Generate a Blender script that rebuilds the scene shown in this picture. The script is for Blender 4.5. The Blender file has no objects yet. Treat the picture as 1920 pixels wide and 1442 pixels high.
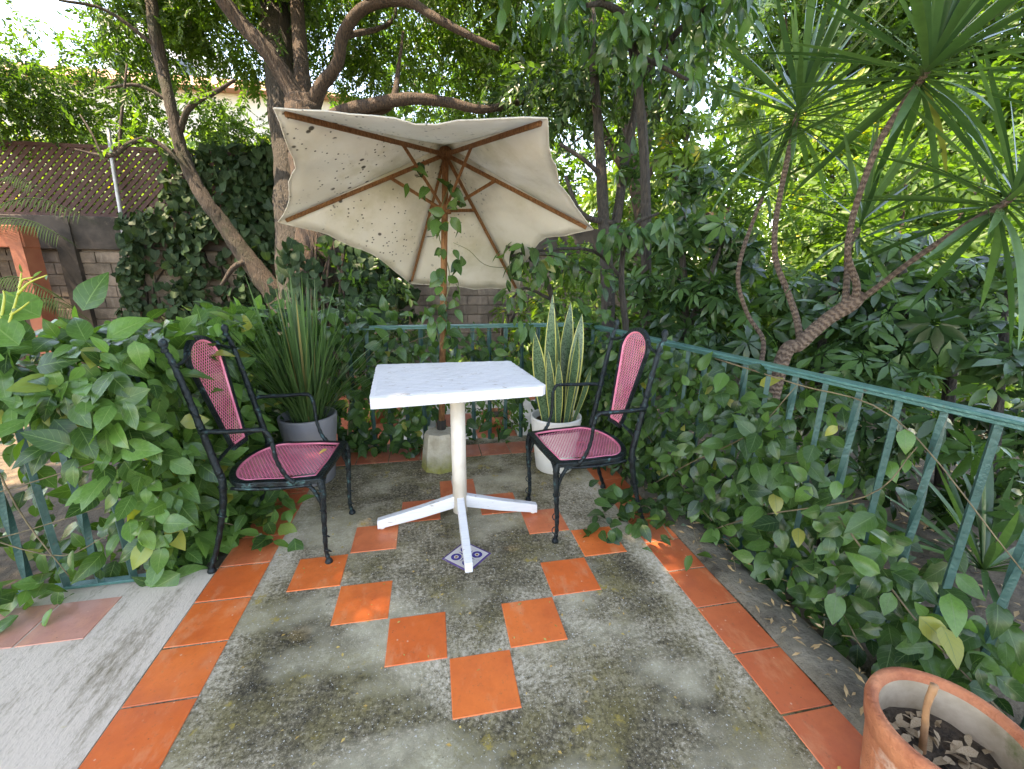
import bpy, math, random
import numpy as np
from mathutils import Matrix, Vector
random.seed(7); RNG = np.random.default_rng(11)
SC = bpy.context.scene; COL = SC.collection; R = math.radians

# ------------------------------------------------------------------ camera
CAM = np.array([-0.0122, -0.9139, 1.2007]); YAW, PIT, ROL, FPX = 0.18787, 0.26284, 0.00719, 806.8
_fw = np.array([math.sin(YAW), math.cos(YAW), 0.]); _rt = np.array([math.cos(YAW), -math.sin(YAW), 0.]); _z = np.array([0, 0, 1.])
FWD = _fw*math.cos(PIT) - _z*math.sin(PIT); _up = _fw*math.sin(PIT) + _z*math.cos(PIT)
RT = _rt*math.cos(ROL) + _up*math.sin(ROL); UP = -_rt*math.sin(ROL) + _up*math.cos(ROL)
cd = bpy.data.cameras.new('camera'); cam = bpy.data.objects.new('camera', cd); COL.objects.link(cam)
cd.sensor_width = 36; cd.lens = 36*FPX/1920; cd.clip_end = 1000; cd.clip_start = 0.02
cam.matrix_world = Matrix(((RT[0], UP[0], -FWD[0], CAM[0]), (RT[1], UP[1], -FWD[1], CAM[1]), (RT[2], UP[2], -FWD[2], CAM[2]), (0, 0, 0, 1)))
SC.camera = cam
def ray(u, v): return FWD + RT*(u-960)/FPX + UP*(721-v)/FPX
def at(u, v, d): return CAM + ray(u, v)*d              # survey helper: sight line and distance -> point
def at_y(u, v, y):
    r = ray(u, v); return CAM + r*((y-CAM[1])/r[1])
def depth(p): return (np.asarray(p)-CAM) @ FWD

# ------------------------------------------------------------------ light
SUN_EL, SUN_AZ = R(64), R(-100)        # azimuth from +y towards +x
w = bpy.data.worlds.new('World'); SC.world = w; w.use_nodes = True
nt = w.node_tree; bg = nt.nodes['Background']; sky = nt.nodes.new('ShaderNodeTexSky'); sky.sky_type = 'NISHITA'
sky.sun_disc = False; sky.sun_elevation = SUN_EL; sky.sun_rotation = SUN_AZ; sky.altitude = 1500
sky.air_density = 1.0; sky.dust_density = 1.5; sky.ozone_density = 1.0
nt.links.new(sky.outputs[0], bg.inputs[0]); bg.inputs[1].default_value = 0.15
sl = bpy.data.lights.new('sun', 'SUN'); sl.energy = 2.5; sl.angle = R(0.53); sl.color = (1, .94, .84)
so = bpy.data.objects.new('sun', sl); COL.objects.link(so)
sd = Vector((math.sin(SUN_AZ)*math.cos(SUN_EL), math.cos(SUN_AZ)*math.cos(SUN_EL), math.sin(SUN_EL)))
so.rotation_euler = sd.to_track_quat('Z', 'Y').to_euler()
vs = SC.view_settings; vs.view_transform = 'Standard'; vs.look = 'None'; vs.gamma = 1; vs.exposure = 3.12; vs.use_curve_mapping = False
vs.use_white_balance = True; vs.white_balance_temperature = 9300; vs.white_balance_tint = 14
SC.cycles.max_bounces = 5; SC.cycles.transparent_max_bounces = 4; SC.cycles.diffuse_bounces = 3; SC.cycles.use_denoising = True

# ------------------------------------------------------------------ materials
class NT:
    def __init__(s, name):
        s.m = bpy.data.materials.new(name); s.m.use_nodes = True; s.t = s.m.node_tree; s.n = s.t.nodes; s.l = s.t.links
        s.b = s.n['Principled BSDF']; s.o = s.n['Material Output']
    def node(s, t, **k):
        n = s.n.new(t)
        for a, v in k.items():
            if a.startswith('i_'):
                key = a[2:]; key = int(key) if key.isdigit() else key.replace('_', ' ')
                s.set(n.inputs[key], v)
            else: setattr(n, a, v)
        return n
    def set(s, inp, v):
        if hasattr(v, 'links'): s.l.new(v, inp)
        else:
            if isinstance(v, tuple) and len(v) == 3 and inp.type == 'RGBA': v = v+(1,)
            inp.default_value = v
    def co(s, kind='Object'): return s.node('ShaderNodeTexCoord').outputs[kind]
    def noise(s, scale, detail=4, rough=.55, vec=None, out=0, dist=0):
        n = s.node('ShaderNodeTexNoise', i_Scale=scale, i_Detail=detail, i_Roughness=rough, i_Distortion=dist)
        s.l.new(vec if vec is not None else s.co(), n.inputs['Vector']); return n.outputs[out]
    def vor(s, scale, vec=None, feature='F1', out='Distance', rnd=1):
        n = s.node('ShaderNodeTexVoronoi', feature=feature, i_Scale=scale, i_Randomness=rnd)
        s.l.new(vec if vec is not None else s.co(), n.inputs['Vector']); return n.outputs[out]
    def ramp(s, f, stops, interp='LINEAR'):
        n = s.node('ShaderNodeValToRGB'); n.color_ramp.interpolation = interp; e = n.color_ramp.elements
        for k, (p, c) in enumerate(stops):
            if k > 1: e.new(p)
            e[k].position = p
        for k, (p, c) in enumerate(stops): e[k].color = (c, c, c, 1) if isinstance(c, (int, float)) else tuple(c)+(1,)
        s.set(n.inputs[0], f); return n.outputs[0]
    def mix(s, f, a, b, mode='MIX'):
        n = s.node('ShaderNodeMix', data_type='RGBA', blend_type=mode)
        s.set(n.inputs[0], f); s.set(n.inputs[6], a); s.set(n.inputs[7], b); return n.outputs[2]
    def math(s, op, a, b=0., c=None):
        n = s.node('ShaderNodeMath', operation=op); s.set(n.inputs[0], a); s.set(n.inputs[1], b)
        if c is not None: s.set(n.inputs[2], c)
        return n.outputs[0]
    def mapv(s, vec, scale=(1, 1, 1), rot=(0, 0, 0)):
        n = s.node('ShaderNodeMapping'); s.l.new(vec, n.inputs[0]); n.inputs['Scale'].default_value = scale; n.inputs['Rotation'].default_value = rot
        return n.outputs[0]
    def sep(s, v):
        n = s.node('ShaderNodeSeparateXYZ'); s.l.new(v, n.inputs[0]); return n.outputs
    def bump(s, h, st=.3, d=.01):
        n = s.node('ShaderNodeBump', i_Strength=st, i_Distance=d); s.l.new(h, n.inputs['Height']); s.l.new(n.outputs[0], s.b.inputs['Normal']); return n.outputs[0]
    def fin(s, col, rough=.6, metal=0., spec=None):
        s.set(s.b.inputs['Base Color'], col); s.set(s.b.inputs['Roughness'], rough); s.b.inputs['Metallic'].default_value = metal
        if spec is not None: s.b.inputs['Specular IOR Level'].default_value = spec
        return s.m
    def orand(s): return s.node('ShaderNodeObjectInfo').outputs['Random']

def mottled(name, a, b, scale=8, rough=.6, metal=0, bump=.2, detail=5, spec=None, bscale=None, c=None, cs=3, ct=.6):
    t = NT(name); n = t.noise(scale, detail, .6); col = t.mix(t.ramp(n, [(.35, 0.), (.65, 1.)]), a, b)
    if c: col = t.mix(t.ramp(t.noise(cs, 6, .65), [(ct, 0.), (ct+.12, 1.)]), col, c)
    if bump: t.bump(t.noise(bscale or scale*4, 4, .6), bump, .01)
    return t.fin(col, rough, metal, spec)

def leaf_mat(name, dark, light, rough=.42, trans=.35, vein=(.16, .25, .07), veins=True, yellow=None, tgain=2.2, spec=.38):
    t = NT(name); at_ = t.node('ShaderNodeAttribute', attribute_name='rnd').outputs['Fac']
    r = t.math('FRACT', t.math('ADD', at_, t.orand()))
    col = t.mix(t.ramp(r, [(0., 0.), (1., 1.)]), dark, light)
    col = t.mix(t.ramp(t.noise(14, 3), [(.3, .0), (.8, .35)]), col, tuple(c*.55 for c in dark))
    if yellow: col = t.mix(t.ramp(r, [(.972, 0.), (.985, 1.)]), col, yellow)
    if veins:
        uv = t.sep(t.co('UV')); u, v = uv[0], uv[1]
        au = t.math('ABSOLUTE', t.math('SUBTRACT', u, .5))
        mid = t.math('LESS_THAN', au, .022)
        side = t.math('LESS_THAN', t.math('FRACT', t.math('SUBTRACT', t.math('MULTIPLY', v, 6.), t.math('MULTIPLY', au, 3.2))), .09)
        col = t.mix(t.math('MULTIPLY', t.math('MAXIMUM', mid, t.math('MULTIPLY', side, .5)), .6), col, vein)
        t.bump(t.math('ADD', mid, t.math('MULTIPLY', side, .6)), .35, .002)
    t.fin(col, rough, 0, spec)
    tr = t.node('ShaderNodeBsdfTranslucent'); t.set(tr.inputs[0], t.mix(1., col, (tgain, tgain*1.05, tgain*.35), 'MULTIPLY'))
    mx = t.node('ShaderNodeMixShader'); mx.inputs[0].default_value = trans
    t.l.new(t.b.outputs[0], mx.inputs[1]); t.l.new(tr.outputs[0], mx.inputs[2]); t.l.new(mx.outputs[0], t.o.inputs[0])
    return t.m

M = {}
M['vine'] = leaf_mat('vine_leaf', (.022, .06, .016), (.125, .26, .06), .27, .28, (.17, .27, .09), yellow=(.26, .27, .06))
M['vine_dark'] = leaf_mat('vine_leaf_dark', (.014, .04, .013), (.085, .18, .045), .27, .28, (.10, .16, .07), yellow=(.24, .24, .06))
M['ivy'] = leaf_mat('ivy_leaf', (.012, .03, .013), (.034, .068, .026), .55, .15, (.06, .09, .045), spec=.15)
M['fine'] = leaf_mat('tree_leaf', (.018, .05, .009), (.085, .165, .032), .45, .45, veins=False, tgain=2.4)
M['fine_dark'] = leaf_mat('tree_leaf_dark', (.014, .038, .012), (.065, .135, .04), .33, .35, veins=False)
M['glossy'] = leaf_mat('glossy_leaf', (.025, .07, .028), (.085, .18, .055), .24, .25, (.09, .16, .06))
M['scheff'] = leaf_mat('umbrella_leaf', (.012, .034, .013), (.07, .15, .045), .26, .25, (.07, .12, .05), veins=False)
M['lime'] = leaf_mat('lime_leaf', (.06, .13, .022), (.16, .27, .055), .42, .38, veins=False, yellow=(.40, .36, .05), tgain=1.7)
M['blade'] = leaf_mat('sword_leaf', (.03, .075, .03), (.11, .20, .08), .22, .22, veins=False, yellow=(.25, .19, .05))
M['strap'] = leaf_mat('strap_leaf', (.035, .08, .025), (.09, .17, .06), .4, .25, veins=False, yellow=(.22, .18, .07))
M['palm'] = leaf_mat('palm_leaf', (.008, .02, .007), (.022, .045, .016), .8, .1, veins=False, spec=.05)

t = NT('snake_leaf'); uv = t.sep(t.co('UV')); au = t.math('ABSOLUTE', t.math('SUBTRACT', uv[0], .5))
band = t.noise(60, 3, .7, t.mapv(t.co('Object'), (1, 1, 1.6)))
c0 = t.mix(t.ramp(band, [(.42, 0.), (.56, 1.)]), (.022, .055, .02), (.10, .165, .08))
M['snake'] = t.fin(t.mix(t.ramp(au, [(.40, 0.), (.43, 1.)]), c0, (.50, .46, .12)), .38)

def bark(name, a, b, sc=(6, 6, 1.2), s=9, moss=None):
    t = NT(name); v = t.mapv(t.co('Object'), sc); n = t.noise(s, 6, .65, v, dist=.6)
    col = t.mix(t.ramp(n, [(.35, 0.), (.62, 1.)]), a, b)
    if moss: col = t.mix(t.ramp(t.noise(3, 4), [(.5, 0.), (.65, .8)]), col, moss)
    t.bump(n, 1., .06); return t.fin(col, .85)
M['bark'] = bark('bark', (.016, .011, .008), (.105, .064, .042), (9, 9, .8), 7)
M['bark_dark'] = bark('bark_dark', (.022, .019, .016), (.07, .055, .042))
M['bark_grey'] = bark('bark_grey', (.018, .013, .009), (.088, .06, .042), moss=(.035, .036, .016))
M['twig'] = mottled('twig', (.10, .075, .04), (.20, .15, .08), 20, .8)
M['cut_stem'] = mottled('cut_stem', (.24, .115, .05), (.36, .18, .085), 30, .7)
t = NT('ringed_bark'); v = t.mapv(t.co('UV'), (1, 1, 1)); wv = t.node('ShaderNodeTexWave', wave_type='BANDS', bands_direction='Y', i_Scale=10, i_Distortion=5., i_Detail=4, i_Detail_Scale=1.6)
t.l.new(v, wv.inputs[0]); t.bump(wv.outputs[1], .8, .012)
M['ringed'] = t.fin(t.mix(t.ramp(wv.outputs[1], [(.2, 0.), (.7, 1.)]), (.085, .052, .036), t.mix(t.noise(9, 5, .7), (.10, .065, .046), (.25, .17, .12))), .8)
M['stem'] = mottled('green_stem', (.10, .13, .04), (.22, .20, .09), 12, .6)

# mossy floor
t = NT('mossy_concrete'); P = t.co('Object')
big = t.noise(1.5, 4, .6, P); mid = t.noise(9, 5, .7, P); fine = t.noise(70, 6, .82, P); spk = t.noise(120, 3, .7, P)
xx = t.sep(P)
ed = t.math('MINIMUM', t.math('ABSOLUTE', t.math('ADD', xx[0], .70)), t.math('ABSOLUTE', t.math('SUBTRACT', xx[0], .88)))
ed = t.math('MULTIPLY', t.ramp(ed, [(0., 1.), (.11, 0.)]), .13)
diam = t.math('ADD', t.math('ABSOLUTE', t.math('SUBTRACT', xx[0], .1)), t.math('ABSOLUTE', t.math('SUBTRACT', xx[1], .7)))
dr_ = t.ramp(t.math('ABSOLUTE', t.math('SUBTRACT', diam, .60)), [(0., 1.), (.2, 0.)])
dirt = t.math('ADD', t.math('MULTIPLY', big, .50), t.math('ADD', t.math('MULTIPLY', mid, .30), t.math('MULTIPLY', fine, .76)))
dirt = t.math('SUBTRACT', t.math('SUBTRACT', dirt, ed), t.math('MULTIPLY', dr_, .07))
col = t.ramp(dirt, [(.60, (.60, .51, .39)), (.69, (.37, .31, .215)), (.78, (.15, .122, .075)), (.90, (.035, .029, .018))])
moss = t.math('MULTIPLY', t.ramp(t.noise(3.4, 6, .75, P), [(.47, 0.), (.62, 1.)]), t.ramp(fine, [(.3, 1.), (.62, .25)]))
col = t.mix(t.math('MULTIPLY', moss, .85), col, (.19, .15, .045))
col = t.mix(t.math('MULTIPLY', t.ramp(t.noise(1.9, 4, .6, t.mapv(P, (1, 1.5, 1), (0, 0, .6))), [(.49, 0.), (.66, 1.)]), t.ramp(fine, [(.35, .15), (.58, .8)])), col, (.60, .53, .37))
col = t.mix(t.ramp(spk, [(.62, 0.), (.67, .9)]), col, (.60, .575, .53))
col = t.mix(t.ramp(t.noise(48, 4, .75, P), [(.30, .85), (.37, 0.)]), col, (.045, .038, .03))
wv_ = t.node('ShaderNodeVectorMath', operation='MULTIPLY_ADD'); t.l.new(t.noise(22, 4, .7, P, 1), wv_.inputs[0]); wv_.inputs[1].default_value = (.09, .09, 0); t.l.new(t.mapv(P, (1, 1, .01)), wv_.inputs[2])
lic = t.math('MULTIPLY', t.ramp(t.vor(17, wv_.outputs[0]), [(.20, 1.), (.30, 0.)]), t.ramp(t.noise(3.6, 4, .65, P), [(.53, 0.), (.58, 1.)]))
col = t.mix(t.math('MULTIPLY', lic, t.ramp(fine, [(.44, 0.), (.53, .85)])), col, (.36, .26, .06))
t.bump(t.math('ADD', fine, t.math('MULTIPLY', mid, .5)), .7, .006)
M['floor'] = t.fin(col, .9, 0, .25)
t = NT('pale_concrete'); P = t.co('Object'); st = t.mapv(P, (7, 1.3, 1), (0, 0, .12))
n1 = t.noise(1.6, 6, .7, st); n2 = t.noise(60, 4, .7, t.mapv(P, (1.6, .6, 1))); big = t.noise(1.3, 4, .6, P)
d = t.math('ADD', t.math('MULTIPLY', n1, .7), t.math('MULTIPLY', n2, .35))
col = t.mix(t.ramp(d, [(.52, 0.), (.68, .85)]), (.60, .495, .40), (.18, .14, .085))
col = t.mix(t.ramp(t.vor(14, t.mapv(P, (1, 1, .01))), [(.10, 1.), (.16, 0.)]), col, t.mix(t.ramp(t.noise(5), [(.55, 0.), (.62, 1.)]), col, (.40, .30, .06)))
t.bump(n2, .5, .006); M['pale'] = t.fin(col, .9, 0, .25)

def tile_mat(name, a, b, dirt):
    t = NT(name); P = t.co('Object'); wpos = t.node('ShaderNodeNewGeometry').outputs['Position']
    col = t.mix(t.orand(), a, b)
    col = t.mix(t.ramp(t.noise(5, 6, .7, wpos), [(.40, 0.), (.70, .75)]), col, (a[0]*.72, a[1]*.62, a[2]*.7))
    col = t.mix(t.ramp(t.noise(11, 5, .7, t.mapv(wpos, (1, .5, 1), (0, 0, .5))), [(.54, 0.), (.72, .55)]), col, (.74, .33, .16))
    col = t.mix(t.ramp(t.noise(60, 4, .8, wpos), [(.58, 0.), (.72, .5)]), col, (.28, .10, .05))
    col = t.mix(t.ramp(t.noise(2.2, 4, .6, wpos), [(.52, 0.), (.72, .5)]), col, dirt)
    col = t.mix(t.ramp(t.vor(26, t.mapv(wpos, (1, 1, .01))), [(.06, .7), (.1, 0.)]), col, t.mix(t.ramp(t.noise(9, 2, .5, wpos), [(.5, 0.), (.52, 1.)]), col, (.75, .45, .30)))
    col = t.mix(t.ramp(t.vor(31, t.mapv(wpos, (1, 1.3, .01), (0, 0, 1))), [(.05, .8), (.08, 0.)]), col, t.mix(t.ramp(t.noise(6, 2, .5, wpos), [(.5, 0.), (.55, 1.)]), col, (.12, .05, .03)))
    t.bump(t.noise(25, 4, .6, wpos), .12, .004)
    return t.fin(col, t.ramp(t.noise(6, 4, .6, wpos), [(.3, .28), (.7, .55)]), 0, .45)
M['tile'] = tile_mat('clay_tile', (.74, .14, .032), (.84, .19, .045), (.52, .13, .06))
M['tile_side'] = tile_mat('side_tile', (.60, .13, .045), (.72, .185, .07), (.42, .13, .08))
M['tile_old'] = tile_mat('faded_tile', (.52, .22, .15), (.58, .25, .17), (.45, .30, .24))
M['tile_red'] = tile_mat('red_tile', (.40, .10, .05), (.48, .13, .06), (.24, .10, .06))
M['grout'] = mottled('grout', (.34, .30, .26), (.2, .17, .14), 30, .9)

M['white_wood'] = None
t = NT('white_painted_wood'); P = t.co('Object'); st = t.mapv(P, (.8, 22, 22))
n = t.noise(5, 6, .7, st); ch = t.noise(16, 5, .75, t.mapv(P, (1, 2.4, 2.4)))
col = t.mix(t.ramp(n, [(.46, 0.), (.72, .45)]), (.67, .655, .66), (.50, .475, .46))
col = t.mix(t.ramp(ch, [(.61, 0.), (.64, .8)]), col, (.36, .30, .25)); t.bump(n, .35, .006)
M['white_wood'] = t.fin(col, .5)
M['cream_wood'] = mottled('cream_painted_wood', (.70, .64, .56), (.60, .52, .43), 10, .45, c=(.40, .26, .16), cs=14, ct=.66)
M['teak'] = bark('umbrella_wood', (.26, .10, .033), (.50, .22, .08), (12, 12, 2), 10)
t = NT('umbrella_cloth'); P = t.co('Object'); wp = t.node('ShaderNodeNewGeometry').outputs['Position']
col = t.mix(t.ramp(t.noise(3, 6, .6, wp), [(.35, 0.), (.7, 1.)]), (.82, .77, .68), (.74, .67, .56))
col = t.mix(t.ramp(t.noise(2.6, 5, .65, wp), [(.52, 0.), (.70, .55)]), col, (.50, .44, .27))
hb = t.node('ShaderNodeVectorMath', operation='DISTANCE'); t.l.new(wp, hb.inputs[0]); hb.inputs[1].default_value = (.106, 1.66, 1.815)
col = t.mix(t.math('MULTIPLY', t.ramp(hb.outputs['Value'], [(.05, 1.), (.45, 0.)]), t.ramp(t.noise(7, 5, .7, wp), [(.35, 0.), (.65, .8)])), col, (.36, .31, .21))
col = t.mix(t.ramp(t.noise(9, 6, .75, t.mapv(wp, (3, 1, 1))), [(.62, 0.), (.72, .35)]), col, (.42, .36, .29))
mk = t.ramp(t.math('ADD', t.sep(wp)[0], t.math('MULTIPLY', t.noise(2.2, 3, .5, wp), .9)), [(.45, 1.), (.78, 0.)])
sp1 = t.ramp(t.vor(13, wp), [(.125, 1.), (.17, 0.)]); sp2 = t.ramp(t.vor(34, wp), [(.13, 1.), (.2, 0.)])
g1 = t.ramp(t.noise(6, 2, .5, wp), [(.45, 0.), (.49, 1.)]); g2 = t.ramp(t.noise(4, 3, .5, wp), [(.44, 0.), (.5, 1.)])
spots = t.math('MULTIPLY', t.math('MAXIMUM', t.math('MULTIPLY', sp1, g1), t.math('MULTIPLY', sp2, g2)), mk)
col = t.mix(t.math('MULTIPLY', spots, .88), col, (.10, .085, .065))
t.fin(col, .85, 0, .2); t.bump(t.math('ADD', t.noise(9, 4, .6, wp), t.math('MULTIPLY', t.noise(200, 2, .5, wp), .1)), .35, .02)
tr = t.node('ShaderNodeBsdfTranslucent'); t.set(tr.inputs[0], col); mx = t.node('ShaderNodeMixShader'); mx.inputs[0].default_value = .5
t.l.new(t.b.outputs[0], mx.inputs[1]); t.l.new(tr.outputs[0], mx.inputs[2]); t.l.new(mx.outputs[0], t.o.inputs[0]); M['cloth'] = t.m
t = NT('mossy_cement'); P = t.co('Object'); hz = t.math('ADD', t.sep(t.co('Generated'))[2], t.math('MULTIPLY', t.noise(7, 5, .7, P), .9))
col = t.mix(t.ramp(t.noise(12, 6, .7, P), [(.35, 0.), (.65, 1.)]), (.47, .42, .33), (.30, .26, .19))
col = t.mix(t.ramp(hz, [(.55, .9), (.95, 0.)]), col, t.mix(t.noise(40, 3, .6, P), (.10, .10, .02), (.30, .28, .05)))
t.bump(t.noise(30, 5, .7, P), .5, .012); M['cement'] = t.fin(col, .9)
M['frame'] = mottled('patinated_dark_metal', (.006, .009, .011), (.016, .026, .03), 28, .28, .55, .6, c=(.06, .15, .155), cs=26, ct=.57)
M['pink'] = mottled('pink_painted_metal', (.72, .16, .25), (.82, .26, .34), 12, .4, .1, 0)
M['pink_dull'] = M['pink']
M['rail'] = mottled('green_painted_iron', (.045, .14, .125), (.065, .18, .16), 14, .3, .2, .35, c=(.085, .065, .045), cs=30, ct=.64)
M['rail_bar'] = mottled('green_iron_bar', (.026, .075, .066), (.042, .11, .098), 16, .4, .2, .4, c=(.07, .05, .035), cs=26, ct=.63)
M['grey_pot'] = mottled('grey_planter', (.15, .15, .165), (.19, .19, .205), 6, .5, 0, .08)
M['white_pot'] = mottled('white_planter', (.74, .69, .62), (.80, .76, .70), 5, .5, 0, .08, c=(.60, .53, .44), cs=4, ct=.6)
M['terracotta'] = mottled('terracotta', (.34, .095, .04), (.52, .185, .085), 14, .8, 0, .7, 8, c=(.52, .33, .24), cs=9, ct=.56)
M['pot_inside'] = mottled('limed_terracotta', (.44, .34, .24), (.26, .19, .115), 10, .85, 0, .3, c=(.12, .12, .04), cs=8, ct=.6)
M['soil'] = mottled('soil', (.045, .032, .022), (.12, .085, .055), 40, .95, 0, 1.)
M['litter'] = mottled('leaf_litter', (.30, .20, .11), (.45, .34, .22), 20, .85)
M['dry_leaf'] = mottled('dry_leaf', (.35, .20, .08), (.48, .33, .17), 25, .7)
M['yellow_leaf'] = mottled('yellowed_leaf', (.50, .27, .06), (.45, .33, .10), 25, .6)
t = NT('garden_soil'); P = t.co('Object'); n = t.noise(9, 6, .7, P)
M['ground'] = t.fin(t.mix(t.ramp(n, [(.35, 0.), (.7, 1.)]), (.05, .038, .026), (.17, .125, .08)), .95); t.bump(n, .8, .05)
M['paving'] = mottled('pale_paving', (.58, .52, .45), (.46, .40, .33), 5, .85, 0, .3)
t = NT('old_block'); wp = t.node('ShaderNodeNewGeometry').outputs['Position']; rr = t.orand()
col = t.mix(rr, (.20, .155, .12), (.30, .235, .185)); col = t.mix(t.ramp(t.noise(2.2, 6, .7, wp), [(.40, 0.), (.62, .9)]), col, (.085, .068, .053))
col = t.mix(t.ramp(t.noise(4, 5, .7, t.mapv(wp, (2.5, 1, .5))), [(.55, 0.), (.7, .6)]), col, (.34, .28, .23)); t.bump(t.noise(35, 5, .7, wp), .5, .012)
M['block'] = t.fin(col, .95)
M['mortar'] = mottled('mortar', (.19, .15, .12), (.25, .20, .16), 10, .95)
M['grime'] = mottled('grimy_plaster', (.028, .024, .02), (.075, .06, .05), 3, .95, 0, .4, c=(.14, .11, .09), cs=2.5, ct=.6)
M['lattice'] = mottled('brown_lattice', (.045, .02, .017), (.075, .032, .027), 10, .8, 0, .2)
M['orange_wall'] = mottled('orange_plaster', (.33, .105, .06), (.39, .14, .08), 4, .9, 0, .25, c=(.26, .10, .06), cs=2.2, ct=.6)
M['old_wood'] = mottled('old_wood', (.05, .032, .022), (.12, .08, .05), 12, .85)
M['pole'] = mottled('galvanised_pole', (.30, .31, .33), (.42, .43, .45), 14, .5, .5)
M['house'] = mottled('cream_plaster', (.66, .58, .47), (.74, .67, .56), 1.2, .9, 0, .1)
M['tower'] = mottled('white_plaster', (.62, .64, .68), (.70, .72, .75), 1.2, .9, 0, .1)
M['roof'] = mottled('clay_roof', (.38, .19, .12), (.48, .26, .17), 3, .9)
t = NT('window_glass'); M['glass'] = t.fin((.04, .05, .06), .1, 0, .8)
# decorative glazed tile
t = NT('talavera_glaze'); P = t.co('Object'); s = t.sep(P)
k = 1/.075; ax = t.math('ABSOLUTE', t.math('MULTIPLY', s[0], k)); ay = t.math('ABSOLUTE', t.math('MULTIPLY', s[1], k)); mxx = t.math('MAXIMUM', ax, ay)
rad = t.math('SQRT', t.math('ADD', t.math('MULTIPLY', ax, ax), t.math('MULTIPLY', ay, ay)))
cr = t.math('SQRT', t.math('ADD', t.math('POWER', t.math('SUBTRACT', ax, .42), 2.), t.math('POWER', t.math('SUBTRACT', ay, .42), 2.)))
ringA = t.math('LESS_THAN', t.math('ABSOLUTE', t.math('SUBTRACT', cr, .22)), .085); dot = t.math('LESS_THAN', cr, .075)
c4 = t.math('LESS_THAN', t.math('ABSOLUTE', t.math('SUBTRACT', rad, .16)), .05)
petal = t.math('LESS_THAN', t.math('MULTIPLY', t.math('MINIMUM', ax, ay), 1.), t.math('MULTIPLY', t.math('SUBTRACT', .62, mxx), .16))
col = t.mix(t.math('MAXIMUM', ringA, t.math('MAXIMUM', c4, petal)), (.58, .53, .50), (.045, .03, .22))
col = t.mix(dot, col, (.34, .12, .05)); fr = t.math('GREATER_THAN', mxx, .78); col = t.mix(fr, col, (.60, .54, .52)); fr2 = t.math('GREATER_THAN', mxx, .90); col = t.mix(fr2, col, (.09, .05, .17))
col = t.mix(t.ramp(t.noise(60, 4, .7, P), [(.58, 0.), (.68, .6)]), col, (.25, .22, .2)); M['talavera'] = t.fin(col, .25)

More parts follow.
